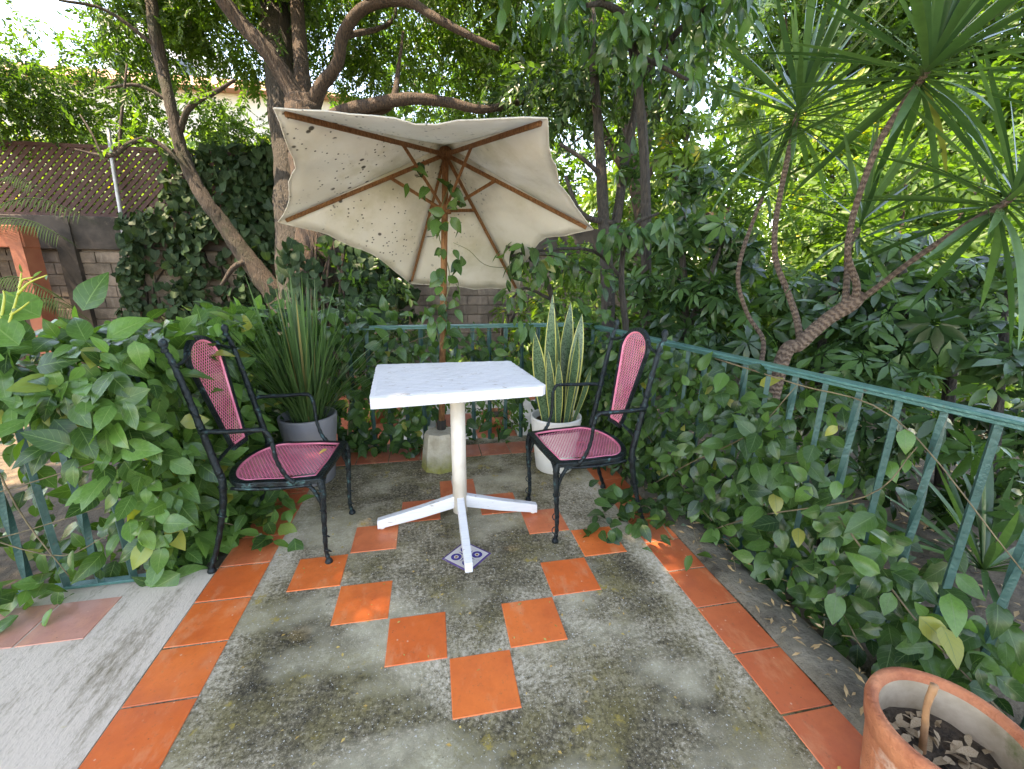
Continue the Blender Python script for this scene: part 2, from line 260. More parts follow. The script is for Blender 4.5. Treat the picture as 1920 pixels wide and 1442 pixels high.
# ------------------------------------------------------------------ mesh helpers
def new_obj(name, me, mat=None, parent=None, kind=None):
    o = bpy.data.objects.new(name, me); COL.objects.link(o)
    if mat is not None and me is not None and not me.materials: me.materials.append(mat)
    if parent is not None:
        o.parent = parent
        if parent.get('_w') is not None: o.matrix_parent_inverse = Matrix.Translation(-Vector(parent['_w']))
    if kind: o['kind'] = kind
    return o
def tag(o, label, cat, group=None):
    o['label'] = label; o['category'] = cat
    if group: o['group'] = group
    return o
def thing(name, label, cat, loc, group=None, local=False):
    """an Empty at the base of a thing; parts are given in world metres unless local"""
    o = bpy.data.objects.new(name, None); COL.objects.link(o); o.location = [float(c) for c in loc]; o.empty_display_size = .05
    if not local: o['_w'] = [float(c) for c in loc]
    return tag(o, label, cat, group)
class MB:
    def __init__(s): s.v = []; s.f = []; s.uv = []
    def add(s, v, f, uv=None):
        o = len(s.v); s.v += [tuple(map(float, p)) for p in v]; s.f += [tuple(i+o for i in q) for q in f]
        s.uv += list(uv) if uv is not None else [(0, 0)]*len(v); return s
    def box(s, c, size, rot=None, bev=0.):
        hx, hy, hz = [k/2 for k in size]; c = np.array(c, float); rot = np.eye(3) if rot is None else np.asarray(rot)
        if bev <= 0:
            v = [(x, y, z) for z in (-hz, hz) for y in (-hy, hy) for x in (-hx, hx)]
            f = [(0, 2, 3, 1), (4, 5, 7, 6), (0, 1, 5, 4), (2, 6, 7, 3), (0, 4, 6, 2), (1, 3, 7, 5)]
        else:
            b = bev; v = []
            for z, i in ((-hz, b), (-hz+b, 0), (hz-b, 0), (hz, b)): v += [(-hx+i, -hy+i, z), (hx-i, -hy+i, z), (hx-i, hy-i, z), (-hx+i, hy-i, z)]
            f = [(3, 2, 1, 0), (12, 13, 14, 15)] + [(4*k+j, 4*k+(j+1) % 4, 4*k+4+(j+1) % 4, 4*k+4+j) for k in range(3) for j in range(4)]
        return s.add(np.array(v) @ rot.T + c, f)
    def tube(s, pts, rad, n=8, twist=0., caps=True, wob=0.):
        pts = np.array(pts, float); m = len(pts); rad = np.full(m, rad, float) if np.isscalar(rad) else np.array(rad, float)
        tg = np.gradient(pts, axis=0); tg /= np.linalg.norm(tg, axis=1)[:, None]+1e-12
        a = np.array([0, 0, 1.]) if abs(tg[0, 2]) < .9 else np.array([1., 0, 0]); nx = np.cross(tg[0], a); nx /= np.linalg.norm(nx)
        V = []; U = []; L = 0
        for i in range(m):
            if i:
                L += np.linalg.norm(pts[i]-pts[i-1]); nx = nx - tg[i]*(nx @ tg[i]); nx /= np.linalg.norm(nx)+1e-12
            ny = np.cross(tg[i], nx)
            for j in range(n):
                an = 2*math.pi*j/n + twist*i; r = rad[i]*(1+wob*(random.random()-.5))
                V.append(pts[i]+r*(math.cos(an)*nx+math.sin(an)*ny)); U.append((j/n, L))
        F = [(i*n+j, i*n+(j+1) % n, (i+1)*n+(j+1) % n, (i+1)*n+j) for i in range(m-1) for j in range(n)]
        if caps: F += [tuple(range(n))[::-1], tuple(range((m-1)*n, m*n))]
        return s.add(V, F, U)
    def lathe(s, prof, c=(0, 0, 0), n=32, wob=None):
        V = []
        for r, z in prof:
            for j in range(n):
                a = 2*math.pi*j/n; k = 1 if wob is None else 1+wob*math.sin(3*a+z*20)+wob*.6*math.sin(7*a-z*31)
                V.append((c[0]+r*k*math.cos(a), c[1]+r*k*math.sin(a), c[2]+z))
        F = [(i*n+j, i*n+(j+1) % n, (i+1)*n+(j+1) % n, (i+1)*n+j) for i in range(len(prof)-1) for j in range(n)]
        return s.add(V, F)
    def mesh(s, name, smooth=False):
        me = bpy.data.meshes.new(name); me.from_pydata(s.v, [], s.f)
        ul = me.uv_layers.new(name='UVMap'); idx = np.empty(len(me.loops), dtype=np.int32); me.loops.foreach_get('vertex_index', idx)
        ul.data.foreach_set('uv', np.array(s.uv, dtype=np.float32)[idx].ravel())
        if smooth: me.polygons.foreach_set('use_smooth', np.ones(len(me.polygons), dtype=bool))
        me.update(); return me
    def build(s, name, mat, parent=None, smooth=False, kind=None): return new_obj(name, s.mesh(name, smooth), mat, parent, kind)
def spline(pts, n=6):
    P = np.array(pts, float); P = np.vstack([2*P[0]-P[1], P, 2*P[-1]-P[-2]]); out = []
    for i in range(1, len(P)-2):
        for k in range(n):
            t = k/n; out.append(.5*((2*P[i])+(-P[i-1]+P[i+1])*t+(2*P[i-1]-5*P[i]+4*P[i+1]-P[i+2])*t*t+(-P[i-1]+3*P[i]-3*P[i+1]+P[i+2])*t**3))
    out.append(P[-2]); return np.array(out)
def sp4(pts, n=6):           # points with a radius as fourth number
    q = spline(pts, n); return q[:, :3], np.maximum(q[:, 3], .002)
def Rz(a): c, s = math.cos(a), math.sin(a); return np.array([[c, -s, 0], [s, c, 0], [0, 0, 1.]])
def norm(v): v = np.asarray(v, float); return v/(np.linalg.norm(v, axis=-1, keepdims=True)+1e-12)

# leaf templates: (verts, quads, uv), stalk at origin, blade along +y, face +z
def leaf_tpl(L, W, nseg=6, cols=2, shape='ovate', fold=.25, curl=.25, wave=0., pet=0.):
    V = []; U = []; F = []
    for i in range(nseg+1):
        t = i/nseg
        if shape == 'ovate': w = (math.sin(math.pi*min(1, t**.72))**.85) * (1 if t < .8 else 1-.35*(t-.8)/.2)
        elif shape == 'heart': w = (1.05*math.sqrt(max(0, 1-((t-.22)/.78)**2)) if t > .22 else .78+.27*math.sin(t/.22*math.pi/2))*(1-.25*t) * (0 if t >= 1 else 1)
        elif shape == 'lance': w = math.sin(math.pi*min(1, t**.85))**.8
        elif shape == 'strap': w = min(1, .45+t*3.)*(1-max(0, t-.35)**1.6*1.9)
        elif shape == 'sword': w = min(1, .5+t*1.4)*(1-max(0, t-.55)**2*4.9)
        w = max(w, .02)*W/2
        y = L*t; zc = -curl*L*t*t
        for j in range(2*cols+1):
            a = j/cols-1; yy = y - (.13*L*abs(a)*(1-t)**6 if shape == 'heart' else 0)
            V.append((a*w, pet+yy, zc+abs(a)*w*fold - (a*a)*w*fold*.45 + wave*L*math.sin(t*9+a*2)*abs(a))); U.append((j/(2*cols), t))
    n = 2*cols+1
    F = [(i*n+j, i*n+j+1, (i+1)*n+j+1, (i+1)*n+j) for i in range(nseg) for j in range(2*cols)]
    return np.array(V), F, np.array(U)
def merge_tpl(items):        # [(tpl, R, T)]
    V = []; F = []; U = []; o = 0
    for (v, f, u), Rm, T in items:
        V.append(v @ np.asarray(Rm).T + np.asarray(T)); F += [tuple(i+o for i in q) for q in f]; U.append(u); o += len(v)
    return np.vstack(V), F, np.vstack(U)
def tpl_mesh(name, tpl, mat):
    m = MB(); m.add(tpl[0], tpl[1], [tuple(x) for x in tpl[2]]); me = m.mesh(name, True); me.materials.append(mat); return me
def frames(Y, Z):
    Y = norm(Y); Z = np.asarray(Z, float); X = norm(np.cross(Y, Z)); Z = np.cross(X, Y); return np.stack([X, Y, Z], -1)
def scatter(name, tpl, Rm, T, Sc, mat, parent, kind='stuff', rnd=None):
    """many copies of a template as ONE mesh"""
    v, f, u = tpl; n = len(T); nv = len(v)
    if n == 0: return None
    V = (np.einsum('nij,vj->nvi', Rm, v)*np.asarray(Sc)[:, None, None] + np.asarray(T)[:, None, :]).reshape(-1, 3).astype(np.float32)
    fl = np.array(f, dtype=np.int32); k = fl.shape[1]
    FI = (fl[None]+(np.arange(n, dtype=np.int32)*nv)[:, None, None]).reshape(-1)
    me = bpy.data.meshes.new(name); me.vertices.add(len(V)); me.vertices.foreach_set('co', V.ravel())
    me.loops.add(len(FI)); me.loops.foreach_set('vertex_index', FI); nf = len(FI)//k
    me.polygons.add(nf); me.polygons.foreach_set('loop_start', np.arange(0, nf*k, k, dtype=np.int32))
    me.polygons.foreach_set('use_smooth', np.ones(nf, dtype=bool))
    ul = me.uv_layers.new(name='UVMap'); ul.data.foreach_set('uv', u[np.tile(fl.ravel(), n)].astype(np.float32).ravel())
    a = me.attributes.new('rnd', 'FLOAT', 'POINT')
    rv = RNG.random(n) if rnd is None else rnd
    if getattr(tpl, 'sub', None): pass
    a.data.foreach_set('value', np.repeat(rv, nv).astype(np.float32))
    me.update(calc_edges=True)
    me.materials.append(mat); return new_obj(name, me, None, parent, kind)
def place(name, meshes, Rm, T, Sc, parent):
    """copies of a template as objects of their own, sharing mesh data"""
    w0 = np.array(parent['_w']) if parent.get('_w') is not None else np.zeros(3)
    for i in range(len(T)):
        o = bpy.data.objects.new(name, meshes[i % len(meshes)]); COL.objects.link(o); o.parent = parent
        A = Rm[i]*float(Sc[i]); p = T[i]-w0
        o.matrix_local = Matrix(((A[0, 0], A[0, 1], A[0, 2], p[0]), (A[1, 0], A[1, 1], A[1, 2], p[1]), (A[2, 0], A[2, 1], A[2, 2], p[2]), (0, 0, 0, 1)))
def leaves(parent, tpls, Rm, T, Sc, mat, n_obj=300, name='leaf', rest='foliage'):
    """the leaves that show largest become parts, the rest one mass"""
    T = np.asarray(T); Sc = np.asarray(Sc); D = depth(T); rel = T-CAM
    uu = 960+FPX*(rel @ RT)/np.maximum(D, .05); vv = 721-FPX*(rel @ UP)/np.maximum(D, .05)
    facing = np.abs(np.einsum('ni,ni->n', Rm[:, :, 2], norm(rel)))
    inside = (D > .2) & (uu > -40) & (uu < 1960) & (vv > -40) & (vv < 1480)
    score = np.where(inside, Sc/np.maximum(D, .1)*(.35+facing), 0) - (D-D.min())*.02
    order = np.argsort(-score); a = order[:n_obj]; b = order[n_obj:]
    ms = [tpl_mesh(name, t_, mat) for t_ in tpls]
    place(name, ms, Rm[a], T[a], Sc[a], parent)
    if len(b): scatter(rest, tpls[0], Rm[b], T[b], Sc[b], mat, parent)

# ------------------------------------------------------------------ the ground
TS = .2
def struct(o): o['kind'] = 'structure'; return o
def sheet(name, x0, x1, y0, y1, z, mat, nx=1, ny=1, thick=0):
    m = MB()
    if thick: m.box(((x0+x1)/2, (y0+y1)/2, z-thick/2), (x1-x0, y1-y0, thick))
    else: m.add([(x0, y0, z), (x1, y0, z), (x1, y1, z), (x0, y1, z)], [(0, 1, 2, 3)])
    return struct(m.build(name, mat))
GZ = -.45
sheet('ground', -200, 200, -200, 200, GZ, M['ground'])
floor = sheet('terrace_floor', -.914, 1.09, -2.2, 2.02, 0, M['floor'], thick=.44)
side = sheet('side_paving', -5, -.916, -2.2, .80, 0, M['pale'], thick=.44)
planter_bed = sheet('planting_bed', -1.25, -.916, .802, 2.02, -.02, M['ground'], thick=.42)
path = sheet('garden_path', -1.2, 2.2, 2.6, 6.4, GZ+.02, M['paving'], thick=.018)
tm = MB().box((0, 0, 0), (TS-.006, TS-.006, .01), bev=.0016).mesh('tile')
def tile(x, y, mat, parent, z=-.0022, me=tm, rot=0, sx=1, sy=1):
    o = bpy.data.objects.new('tile', me); COL.objects.link(o); o.parent = parent
    if not me.materials: me.materials.append(mat)
    o.material_slots[0].link = 'OBJECT'; o.material_slots[0].material = mat
    o.location = (x, y, z+random.uniform(-.0008, .0008)); o.rotation_euler = (random.uniform(-.003, .003), random.uniform(-.003, .003), rot+random.uniform(-.006, .006)); o.scale = (sx, sy, 1); return o
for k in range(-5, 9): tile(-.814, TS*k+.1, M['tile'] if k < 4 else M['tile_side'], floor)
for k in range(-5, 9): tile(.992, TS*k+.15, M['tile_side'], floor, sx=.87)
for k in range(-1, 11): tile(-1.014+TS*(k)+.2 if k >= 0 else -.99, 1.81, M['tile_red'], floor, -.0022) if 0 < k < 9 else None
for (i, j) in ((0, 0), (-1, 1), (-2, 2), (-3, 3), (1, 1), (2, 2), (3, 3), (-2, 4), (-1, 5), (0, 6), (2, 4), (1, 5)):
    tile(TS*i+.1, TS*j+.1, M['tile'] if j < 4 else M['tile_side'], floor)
dm = MB().box((0, 0, 0), (.15, .15, .008), bev=.001).mesh('glazed_tile'); dt = new_obj('glazed_tile', dm, M['talavera'], floor); dt.location = (.10, .695, -.001); dt.rotation_euler = (0, 0, R(45))
dt['label'] = 'small purple and white patterned glazed tile'
for k in range(6):
    for r_ in range(1): tile(-1.29-TS*k, .59+TS*r_, M['tile_old'], side)
# low cement curb under the right railing
RA = np.array([1.075, 2.0, 0]); RB = np.array([1.56, -.62, 0]); RD = norm(RB-RA); RL = np.linalg.norm(RB-RA); RN = np.array([RD[1], -RD[0], 0])   # RN points to the terrace
if RN[0] > 0: RN = -RN
def sheared(p0, p1, w0, z0, z1): pass
cu = MB(); segs = 34
for i in range(segs+1):
    y = -2.2+4.22*i/segs
    for x, z in ((1.076, .006), (1.10, .028), (1.19, .034), (1.235, .02), (1.25, -.44)): cu.v.append((x+random.uniform(-.005, .005), y, z+random.uniform(-.006, .004))); cu.uv.append((0, 0))
cu.f = [(i*5+j, i*5+j+1, i*5+6+j, i*5+5+j) for i in range(segs) for j in range(4)]
struct(cu.build('kerb', mottled('dirty_cement', (.10, .085, .06), (.19, .165, .125), 12, .95, 0, .8, c=(.045, .036, .025), cs=6, ct=.5), None, True))
sheet('planting_strip', 1.24, 1.75, -2.2, 2.02, -.07, M['ground'], thick=.37)
# paving beyond the far railing
pm = MB().box((0, 0, 0), (.39, .39, .02), bev=.003).mesh('paving_slab')
for ix in range(8):
    for iy in range(9):
        tile(-1.0+.4*ix, 2.8+.4*iy, M['tile_red'] if (ix < 2 or (ix+iy) % 5 == 0) else M['paving'], path, GZ+.03, pm).name = 'paving_slab'

# ------------------------------------------------------------------ block wall, lattice fence, gateway
WY = 7.5
wall = thing('block_wall', 'old stained block wall with dark plaster band below the lattice fence', 'wall', (-1.5, WY, GZ))
MB().box((-1.0, WY+.10, .75), (11.4, .16, 2.4)).build('mortar', M['mortar'], wall)
bm_ = MB().box((0, 0, 0), (.385, .06, .168), bev=.006).mesh('block')
for r_ in range(10):
    for c_ in range(29):
        x = -6.5+.4*c_+(.2 if r_ % 2 else 0); z = GZ+.1+.18*r_+.06
        if x > 4.4: continue
        o = bpy.data.objects.new('block', bm_); COL.objects.link(o); o.parent = wall; o.matrix_parent_inverse = Matrix.Translation(-Vector(wall['_w']))
        if not bm_.materials: bm_.materials.append(M['block'])
        o.location = (x+random.uniform(-.004, .004), WY+random.uniform(-.006, .004), z); o.rotation_euler = (0, random.uniform(-.006, .006), random.uniform(-.01, .01))
MB().box((-1.0, WY+.03, 1.70), (11.4, .24, .5), bev=.01).build('plaster_band', M['grime'], wall)
MB().box((-5.62, WY-.02, .75), (.24, .20, 2.36), bev=.01).build('pillar', M['grime'], wall)
fence = thing('lattice_fence', 'brown diagonal lattice fence standing on top of the block wall', 'fence', (-5, WY+.05, 1.955))
x0, x1, z0, z1 = -9.2, -1.9, 1.965, 2.98
def slat(x, sgn, y, wd):
    h = z1-z0; m = MB()
    a = np.array([x, y, z0]); b = np.array([x+sgn*h, y, z1]); c = (a+b)/2; ln = math.hypot(h, h); ang = -math.atan2(h, sgn*h)
    Rm = np.array([[math.cos(ang), 0, math.sin(ang)], [0, 1, 0], [-math.sin(ang), 0, math.cos(ang)]])
    return c, Rm, ln
sm1 = MB().box((0, 0, 0), (1.43, .012, .052)).mesh('slat'); sm2 = MB().box((0, 0, 0), (1.43, .012, .034)).mesh('slat')
for me_ in (sm1, sm2): me_.materials.append(M['lattice'])
for k in range(84):
    for sgn, y, me_, st_ in ((1, WY+.04, sm1, .108), (-1, WY+.056, sm2, .125)):
        x = x0+k*st_
        if x > x1 - (z1-z0 if sgn > 0 else 0) or (sgn < 0 and x < x0+1): continue
        c, Rm, ln = slat(x, sgn, y, 0); o = bpy.data.objects.new('slat', me_); COL.objects.link(o); o.parent = fence; p = c-np.array(fence['_w'])
        Rm = Rm @ np.diag([1, 1, 1]); o.matrix_local = Matrix(((Rm[0, 0], Rm[0, 1], Rm[0, 2], p[0]), (Rm[1, 0], Rm[1, 1], Rm[1, 2], p[1]), (Rm[2, 0], Rm[2, 1], Rm[2, 2], p[2]), (0, 0, 0, 1)))
for z in (z0+.01, z1): MB().box(((x0+x1)/2, WY+.048, z), (x1-x0, .05, .05)).build('rail', M['lattice'], fence)
for x in (-7.6, -3.9): MB().box((x, WY+.085, (z0+z1)/2), (.07, .045, z1-z0+.04)).build('post', M['lattice'], fence)
pl = MB().tube([at_y(240, 520, WY-.12), at_y(228, 410, WY-.1), at_y(210, 300, WY-.08), at_y(203, 240, WY-.08)], .028, 8).build('metal_pole', M['pole'], None, True)
tag(pl, 'thin leaning grey metal pole in front of the lattice fence', 'pole')
gate = thing('gateway', 'orange plastered gateway with dark timber panel at far left below palm fronds', 'gateway', (-6.4, 6.9, GZ))
MB().box((-5.80, 6.9, .65), (.16, .3, 2.2), bev=.01).build('post', M['orange_wall'], gate)
MB().box((-7.1, 6.9, .65), (.3, .3, 2.2), bev=.01).build('post', M['orange_wall'], gate)
MB().box((-6.35, 6.9, 1.60), (1.3, .26, .30), bev=.01).build('lintel', M['orange_wall'], gate)
for k in range(7): MB().box((-6.86+.145*k, 6.93, .5), (.13, .04, 1.88), bev=.004).build('plank', M['old_wood'], gate)
for z in (.2, .8, 1.3): MB().box((-6.4, 6.89, z), (1.05, .03, .07)).build('crossbar', M['old_wood'], gate)
house = thing('house', 'cream sunlit house behind the trees at upper left', 'house', (-11, 19, GZ))
MB().box((-11, 19, 3.1), (17, 5, 7.1)).build('wall', M['house'], house)
rf = MB().add([(-20, 16.0, 6.65), (-2, 16.0, 6.65), (-2, 22, 6.65), (-20, 22, 6.65), (-17, 19, 7.9), (-5, 19, 7.9)], [(0, 1, 5, 4), (2, 3, 4, 5), (1, 2, 5), (3, 0, 4), (3, 2, 1, 0)]).build('roof', M['roof'], house)
for x in (-17, -13.5, -10, -6.5):
    wo = MB().box((x, 16.485, 4.2), (1.0, .06, 1.3)).build('window', M['white_pot'], house); MB().box((x, 16.45, 4.2), (.84, .03, 1.14)).build('pane', M['glass'], wo)
tower = thing('tower_block', 'distant pale blue-white block of flats seen between branches left of the parasol', 'building', (-14.5, 30, GZ))
MB().box((-14.5, 32, 6.7), (5, 4, 14.4)).build('wall', M['tower'], tower)
for ix in range(3):
    for iz in range(5):
        wo = MB().box((-16.1+1.6*ix, 29.98, 2.2+2.4*iz), (1.0, .08, 1.3)).build('window', M['white_pot'], tower); MB().box((-16.1+1.6*ix, 29.93, 2.2+2.4*iz), (.85, .04, 1.15)).build('pane', M['glass'], wo)

# ------------------------------------------------------------------ trees
def small_leaf(L, W, fold=.25):
    v = np.array([(0, 0, 0), (-W/2, L*.33, W*fold), (-W*.36, L*.68, W*fold*.6), (0, L, -L*.06), (W*.36, L*.68, W*fold*.6), (W/2, L*.33, W*fold)])
    return v, [(0, 3, 2, 1), (0, 5, 4, 3)], np.array([(.5, 0), (0, .33), (.1, .68), (.5, 1), (.9, .68), (1, .33)])
def twig(n, L, W, ln, droop=.3, seed=0, spread=1.):
    r = np.random.default_rng(seed); items = []; sub = []
    for i in range(n):
        t_ = (i+.6)/n; side = 1 if i % 2 else -1; a = side*(.5+.75*r.random())*spread*(1-.5*t_)
        d = norm([math.sin(a), math.cos(a), r.uniform(-.35, .25)-droop*t_]); nz = norm([r.uniform(-.5, .5), r.uniform(-.4, .4), 1.])
        s = r.uniform(.7, 1.15); items.append((small_leaf(L*s, W*s), frames(d, nz), (0, ln*t_, -droop*ln*t_*t_*.5))); sub += [r.random()]*6
    v, f, u = merge_tpl(items); return v, f, u, np.array(sub)
_old_scatter = scatter
def scatter_sub(name, tpl, Rm, T, Sc, mat, parent, kind='stuff'):
    o = _old_scatter(name, tpl[:3], Rm, T, Sc, mat, parent, kind)
    if o and len(tpl) > 3:
        a = o.data.attributes['rnd']; n = len(a.data); b = np.empty(n, dtype=np.float32); a.data.foreach_get('value', b)
        a.data.foreach_set('value', np.mod(b*.35+np.tile(tpl[3], n//len(tpl[3])), 1.).astype(np.float32))
    return o
def in_clumps(clumps, dens, shell=.6):
    P = []; O = []
    for c, r in clumps:
        r = np.array([r, r, r*.75]) if np.isscalar(r) else np.array(r, float)
        n = max(3, int(dens*4.19*r.prod()))
        d = norm(RNG.normal(size=(n, 3))); k = RNG.random(n)**(1/3.)*(1-shell)+shell*RNG.random(n)**.35
        lump = 1+.22*np.sin(d[:, 0]*5+c[0]*7)*np.cos(d[:, 2]*6+c[1]*5)+.15*np.sin(d[:, 1]*9+c[2]*3)
        P.append(np.asarray(c)+d*r*(k*lump)[:, None]); O.append(d)
    return np.vstack(P), np.vstack(O)
def crown(parent, clumps, dens, tpl, mat, droop=.3, up=.6, smin=.75, smax=1.25, name='crown'):
    P, O = in_clumps(clumps, dens); n = len(P)
    Y = norm(O*.6+RNG.normal(size=(n, 3))*.55+np.array([0, 0, -droop])); Z = norm(RNG.normal(size=(n, 3))*.5+np.array([0, 0, up])+O*.25)
    return scatter_sub(name, tpl, frames(Y, Z), P, RNG.uniform(smin, smax, n), mat, parent)
def limb(parent, pts, mat, name='branch', n=9, sub=5, wob=.12):
    p, r = sp4(pts, sub); return MB().tube(p, r, n, wob=wob).build(name, mat, parent, True)
def A(u, v, d, r): return tuple(at(u, v, d))+(r,)
def gz(p, r): return (p[0], p[1], GZ-.05, r)

T_fine = twig(10, .075, .036, .26, .35, 1); T_fine2 = twig(10, .10, .05, .34, .35, 2); T_big = twig(7, .15, .07, .3, .6, 3); T_lime = twig(9, .13, .06, .34, .3, 4)
T_hang = twig(7, .19, .07, .22, .9, 5)
# the large spreading tree behind the parasol
bt = thing('shade_tree', 'large forked shade tree with brown ridged bark rising behind the parasol', 'tree', tuple(at(605, 640, 5.6)[:2])+(GZ,))
b0 = at(604, 640, 5.6)
limb(bt, [gz(b0, .36), A(602, 600, 5.6, .30), A(597, 470, 5.55, .26), A(588, 340, 5.5, .25), A(575, 240, 5.5, .25), A(566, 190, 5.5, .20)], M['bark'], 'trunk', 14, 8, .16)
for pts in ([A(570, 225, 5.5, .16), A(545, 165, 5.45, .14), A(500, 95, 5.3, .125), A(445, 35, 5.2, .11), A(385, -50, 5.0, .10), A(300, -190, 4.7, .07)],
            [A(574, 230, 5.5, .16), A(566, 140, 5.6, .12), A(560, 60, 5.7, .11), A(553, -60, 5.8, .10), A(545, -220, 5.9, .07)],
            [A(578, 220, 5.5, .13), A(600, 165, 5.4, .105), A(632, 120, 5.3, .09), A(645, 60, 5.2, .085), A(688, 12, 5.1, .08), A(760, 2, 5.0, .07), A(815, 32, 4.9, .06), A(870, 62, 4.9, .05), A(935, 92, 4.9, .035)],
            [A(585, 240, 5.5, .12), A(640, 212, 5.4, .11), A(700, 197, 5.3, .10), A(760, 186, 5.2, .085), A(830, 190, 5.2, .075), A(905, 205, 5.2, .06), A(980, 190, 5.3, .04)],
            [A(645, 235, 5.45, .08), A(690, 215, 5.4, .07), A(735, 192, 5.35, .06), A(748, 120, 5.4, .03), A(756, 60, 5.5, .02)],
            [A(690, 10, 5.1, .06), A(700, -80, 4.8, .06), A(690, -260, 4.4, .05)], [A(640, 70, 5.2, .05), A(735, 40, 5.6, .03), A(740, -40, 5.8, .02)]):
    limb(bt, [p[:3]+(p[3]*.8,) for p in pts], M['bark'])
cl = [(at(u, v, d), r) for u, v, d, r in ((420, 60, 6.2, .75), (330, -40, 6, .8), (520, -20, 6.6, .8), (640, 60, 6.8, .7), (620, -60, 5.8, .7), (720, 110, 7, .6), (760, 20, 6.6, .7), (850, 110, 6.8, .6), (880, 20, 6.2, .7),
      (700, 170, 7.2, .5), (800, 190, 7.4, .45), (900, 200, 7.2, .55), (970, 110, 6.6, .7), (1000, 0, 5.8, .7), (460, 140, 7.0, .35), (780, -90, 5.2, .7), (930, -110, 5.2, .8), (610, 150, 7.2, .4), (540, 120, 6.9, .35), (440, -120, 5.4, .8), (1080, 60, 6.6, .7), (1120, 170, 7.0, .6), (980, 240, 7.4, .5))]
crown(bt, cl, 300, T_fine, M['fine'], name='crown')
for (x, y, z) in ((-4.2, 1.0, 6.0), (-2.4, 0.2, 6.2), (-.6, 1.4, 6.0), (-3.2, 2.6, 6.4), (-1.2, 2.8, 6.4)):  # unseen limbs added to carry the shading crown over the terrace
    limb(bt, [A(553, -60, 5.8, .09), tuple((np.array(at(545, -220, 5.9))+np.array([x, y, z]))/2+np.array([0, 0, .3]))+(.07,), (x, y, z, .03)], M['bark'])
over = [((x+random.uniform(-.2, .2), y+random.uniform(-.2, .2), 6.2+random.uniform(-.35, .5)), (.95, .95, .55)) for x in (-5.6, -4.4, -3.2, -2.0, -.8, .4, 1.4) for y in (-2.2, -1.1, 0., 1.1, 2.2, 3.2)]
crown(bt, over, 195, T_fine2, M['fine'], name='added_shade_crown', smin=1.0, smax=1.5)  # out-of-view crown added and spread to block the sun from the terrace
# dark ivy-clad trunk
it = thing('ivy_clad_tree', 'dark ivy-clad trunk just left of the large forked tree', 'tree', tuple(at(560, 640, 6.1)[:2])+(GZ,))
limb(it, [gz(at(560, 640, 6.1), .30), A(556, 500, 6.1, .26), A(545, 300, 6.1, .24), A(530, 150, 6.1, .22), A(518, 40, 6.1, .20), A(510, -120, 6.1, .16)], M['bark_dark'], 'trunk', 12, 7, .2)
crown(it, [(at(530, 20, 5.95), (.28, .25, .5)), (at(545, 140, 5.95), (.2, .2, .4)), (at(520, -90, 6), (.4, .4, .5))], 420, T_fine, M['fine_dark'], .7)
# leaning tree
lt = thing('leaning_tree', 'slender leaning tree with pale grey bark in front of the block wall', 'tree', tuple(at(545, 620, 6.4)[:2])+(GZ,))
limb(lt, [gz(at(560, 660, 6.4), .2), A(530, 580, 6.3, .17), A(490, 520, 6.2, .14), A(447, 462, 6.1, .118), A(415, 415, 6.0, .10), A(388, 380, 5.9, .09), A(362, 335, 5.85, .086), A(340, 280, 5.8, .08), A(328, 232, 5.75, .074), A(316, 180, 5.7, .068), A(300, 110, 5.7, .075), A(288, 40, 5.6, .07), A(278, -60, 5.6, .06), A(260, -200, 5.6, .04)], M['bark_grey'], 'trunk', 12, 6, .14).scale = (1, 1, 1)
for pts in ([A(338, 245, 5.78, .06), A(350, 210, 5.7, .055), A(372, 188, 5.6, .05), A(405, 172, 5.5, .04), A(440, 150, 5.4, .025)],
            [A(372, 345, 5.85, .05), A(335, 300, 5.7, .04), A(285, 263, 5.6, .045), A(245, 268, 5.55, .04), A(215, 290, 5.5, .04), A(180, 290, 5.5, .03), A(140, 280, 5.4, .02)],
            [A(225, 282, 5.52, .03), A(226, 240, 5.5, .025), A(232, 180, 5.5, .022), A(238, 120, 5.5, .015)], [A(190, 290, 5.5, .02), A(172, 250, 5.5, .018), A(150, 215, 5.5, .012)],
            [A(318, 190, 5.7, .04), A(260, 160, 5.6, .03), A(200, 165, 5.6, .02)], [A(296, 90, 5.65, .04), A(200, 20, 5.4, .03), A(110, 0, 5.2, .02)],
            [A(470, 490, 6.1, .06), A(440, 500, 6.0, .05), A(415, 535, 5.95, .03)]):
    limb(lt, [p[:3]+(p[3]*.7,) for p in pts], M['bark_grey'])
cl = [(at(u, v, d), r) for u, v, d, r in ((250, 60, 6.2, .5), (210, 130, 6.6, .45), (330, 110, 6.6, .4), (90, 170, 6.4, .5), (20, 110, 6.0, .4), (40, 220, 6.6, .5), (150, 235, 6.9, .45), (260, 215, 6.9, .45), (400, 225, 7.2, .4), (480, 255, 7.3, .35), (330, 10, 6.0, .5), (200, -20, 5.6, .4), (20, 30, 5.4, .22), (110, 110, 5.8, .18), (-60, 180, 6, .6), (385, 180, 5.5, .17), (300, 160, 6.8, .3), (430, 250, 7.0, .35), (250, 262, 5.5, .16), (175, 275, 5.4, .15), (300, 240, 5.6, .15), (410, 185, 5.4, .16), (232, 150, 5.5, .15))]
crown(lt, cl, 480, T_fine, M['fine'])
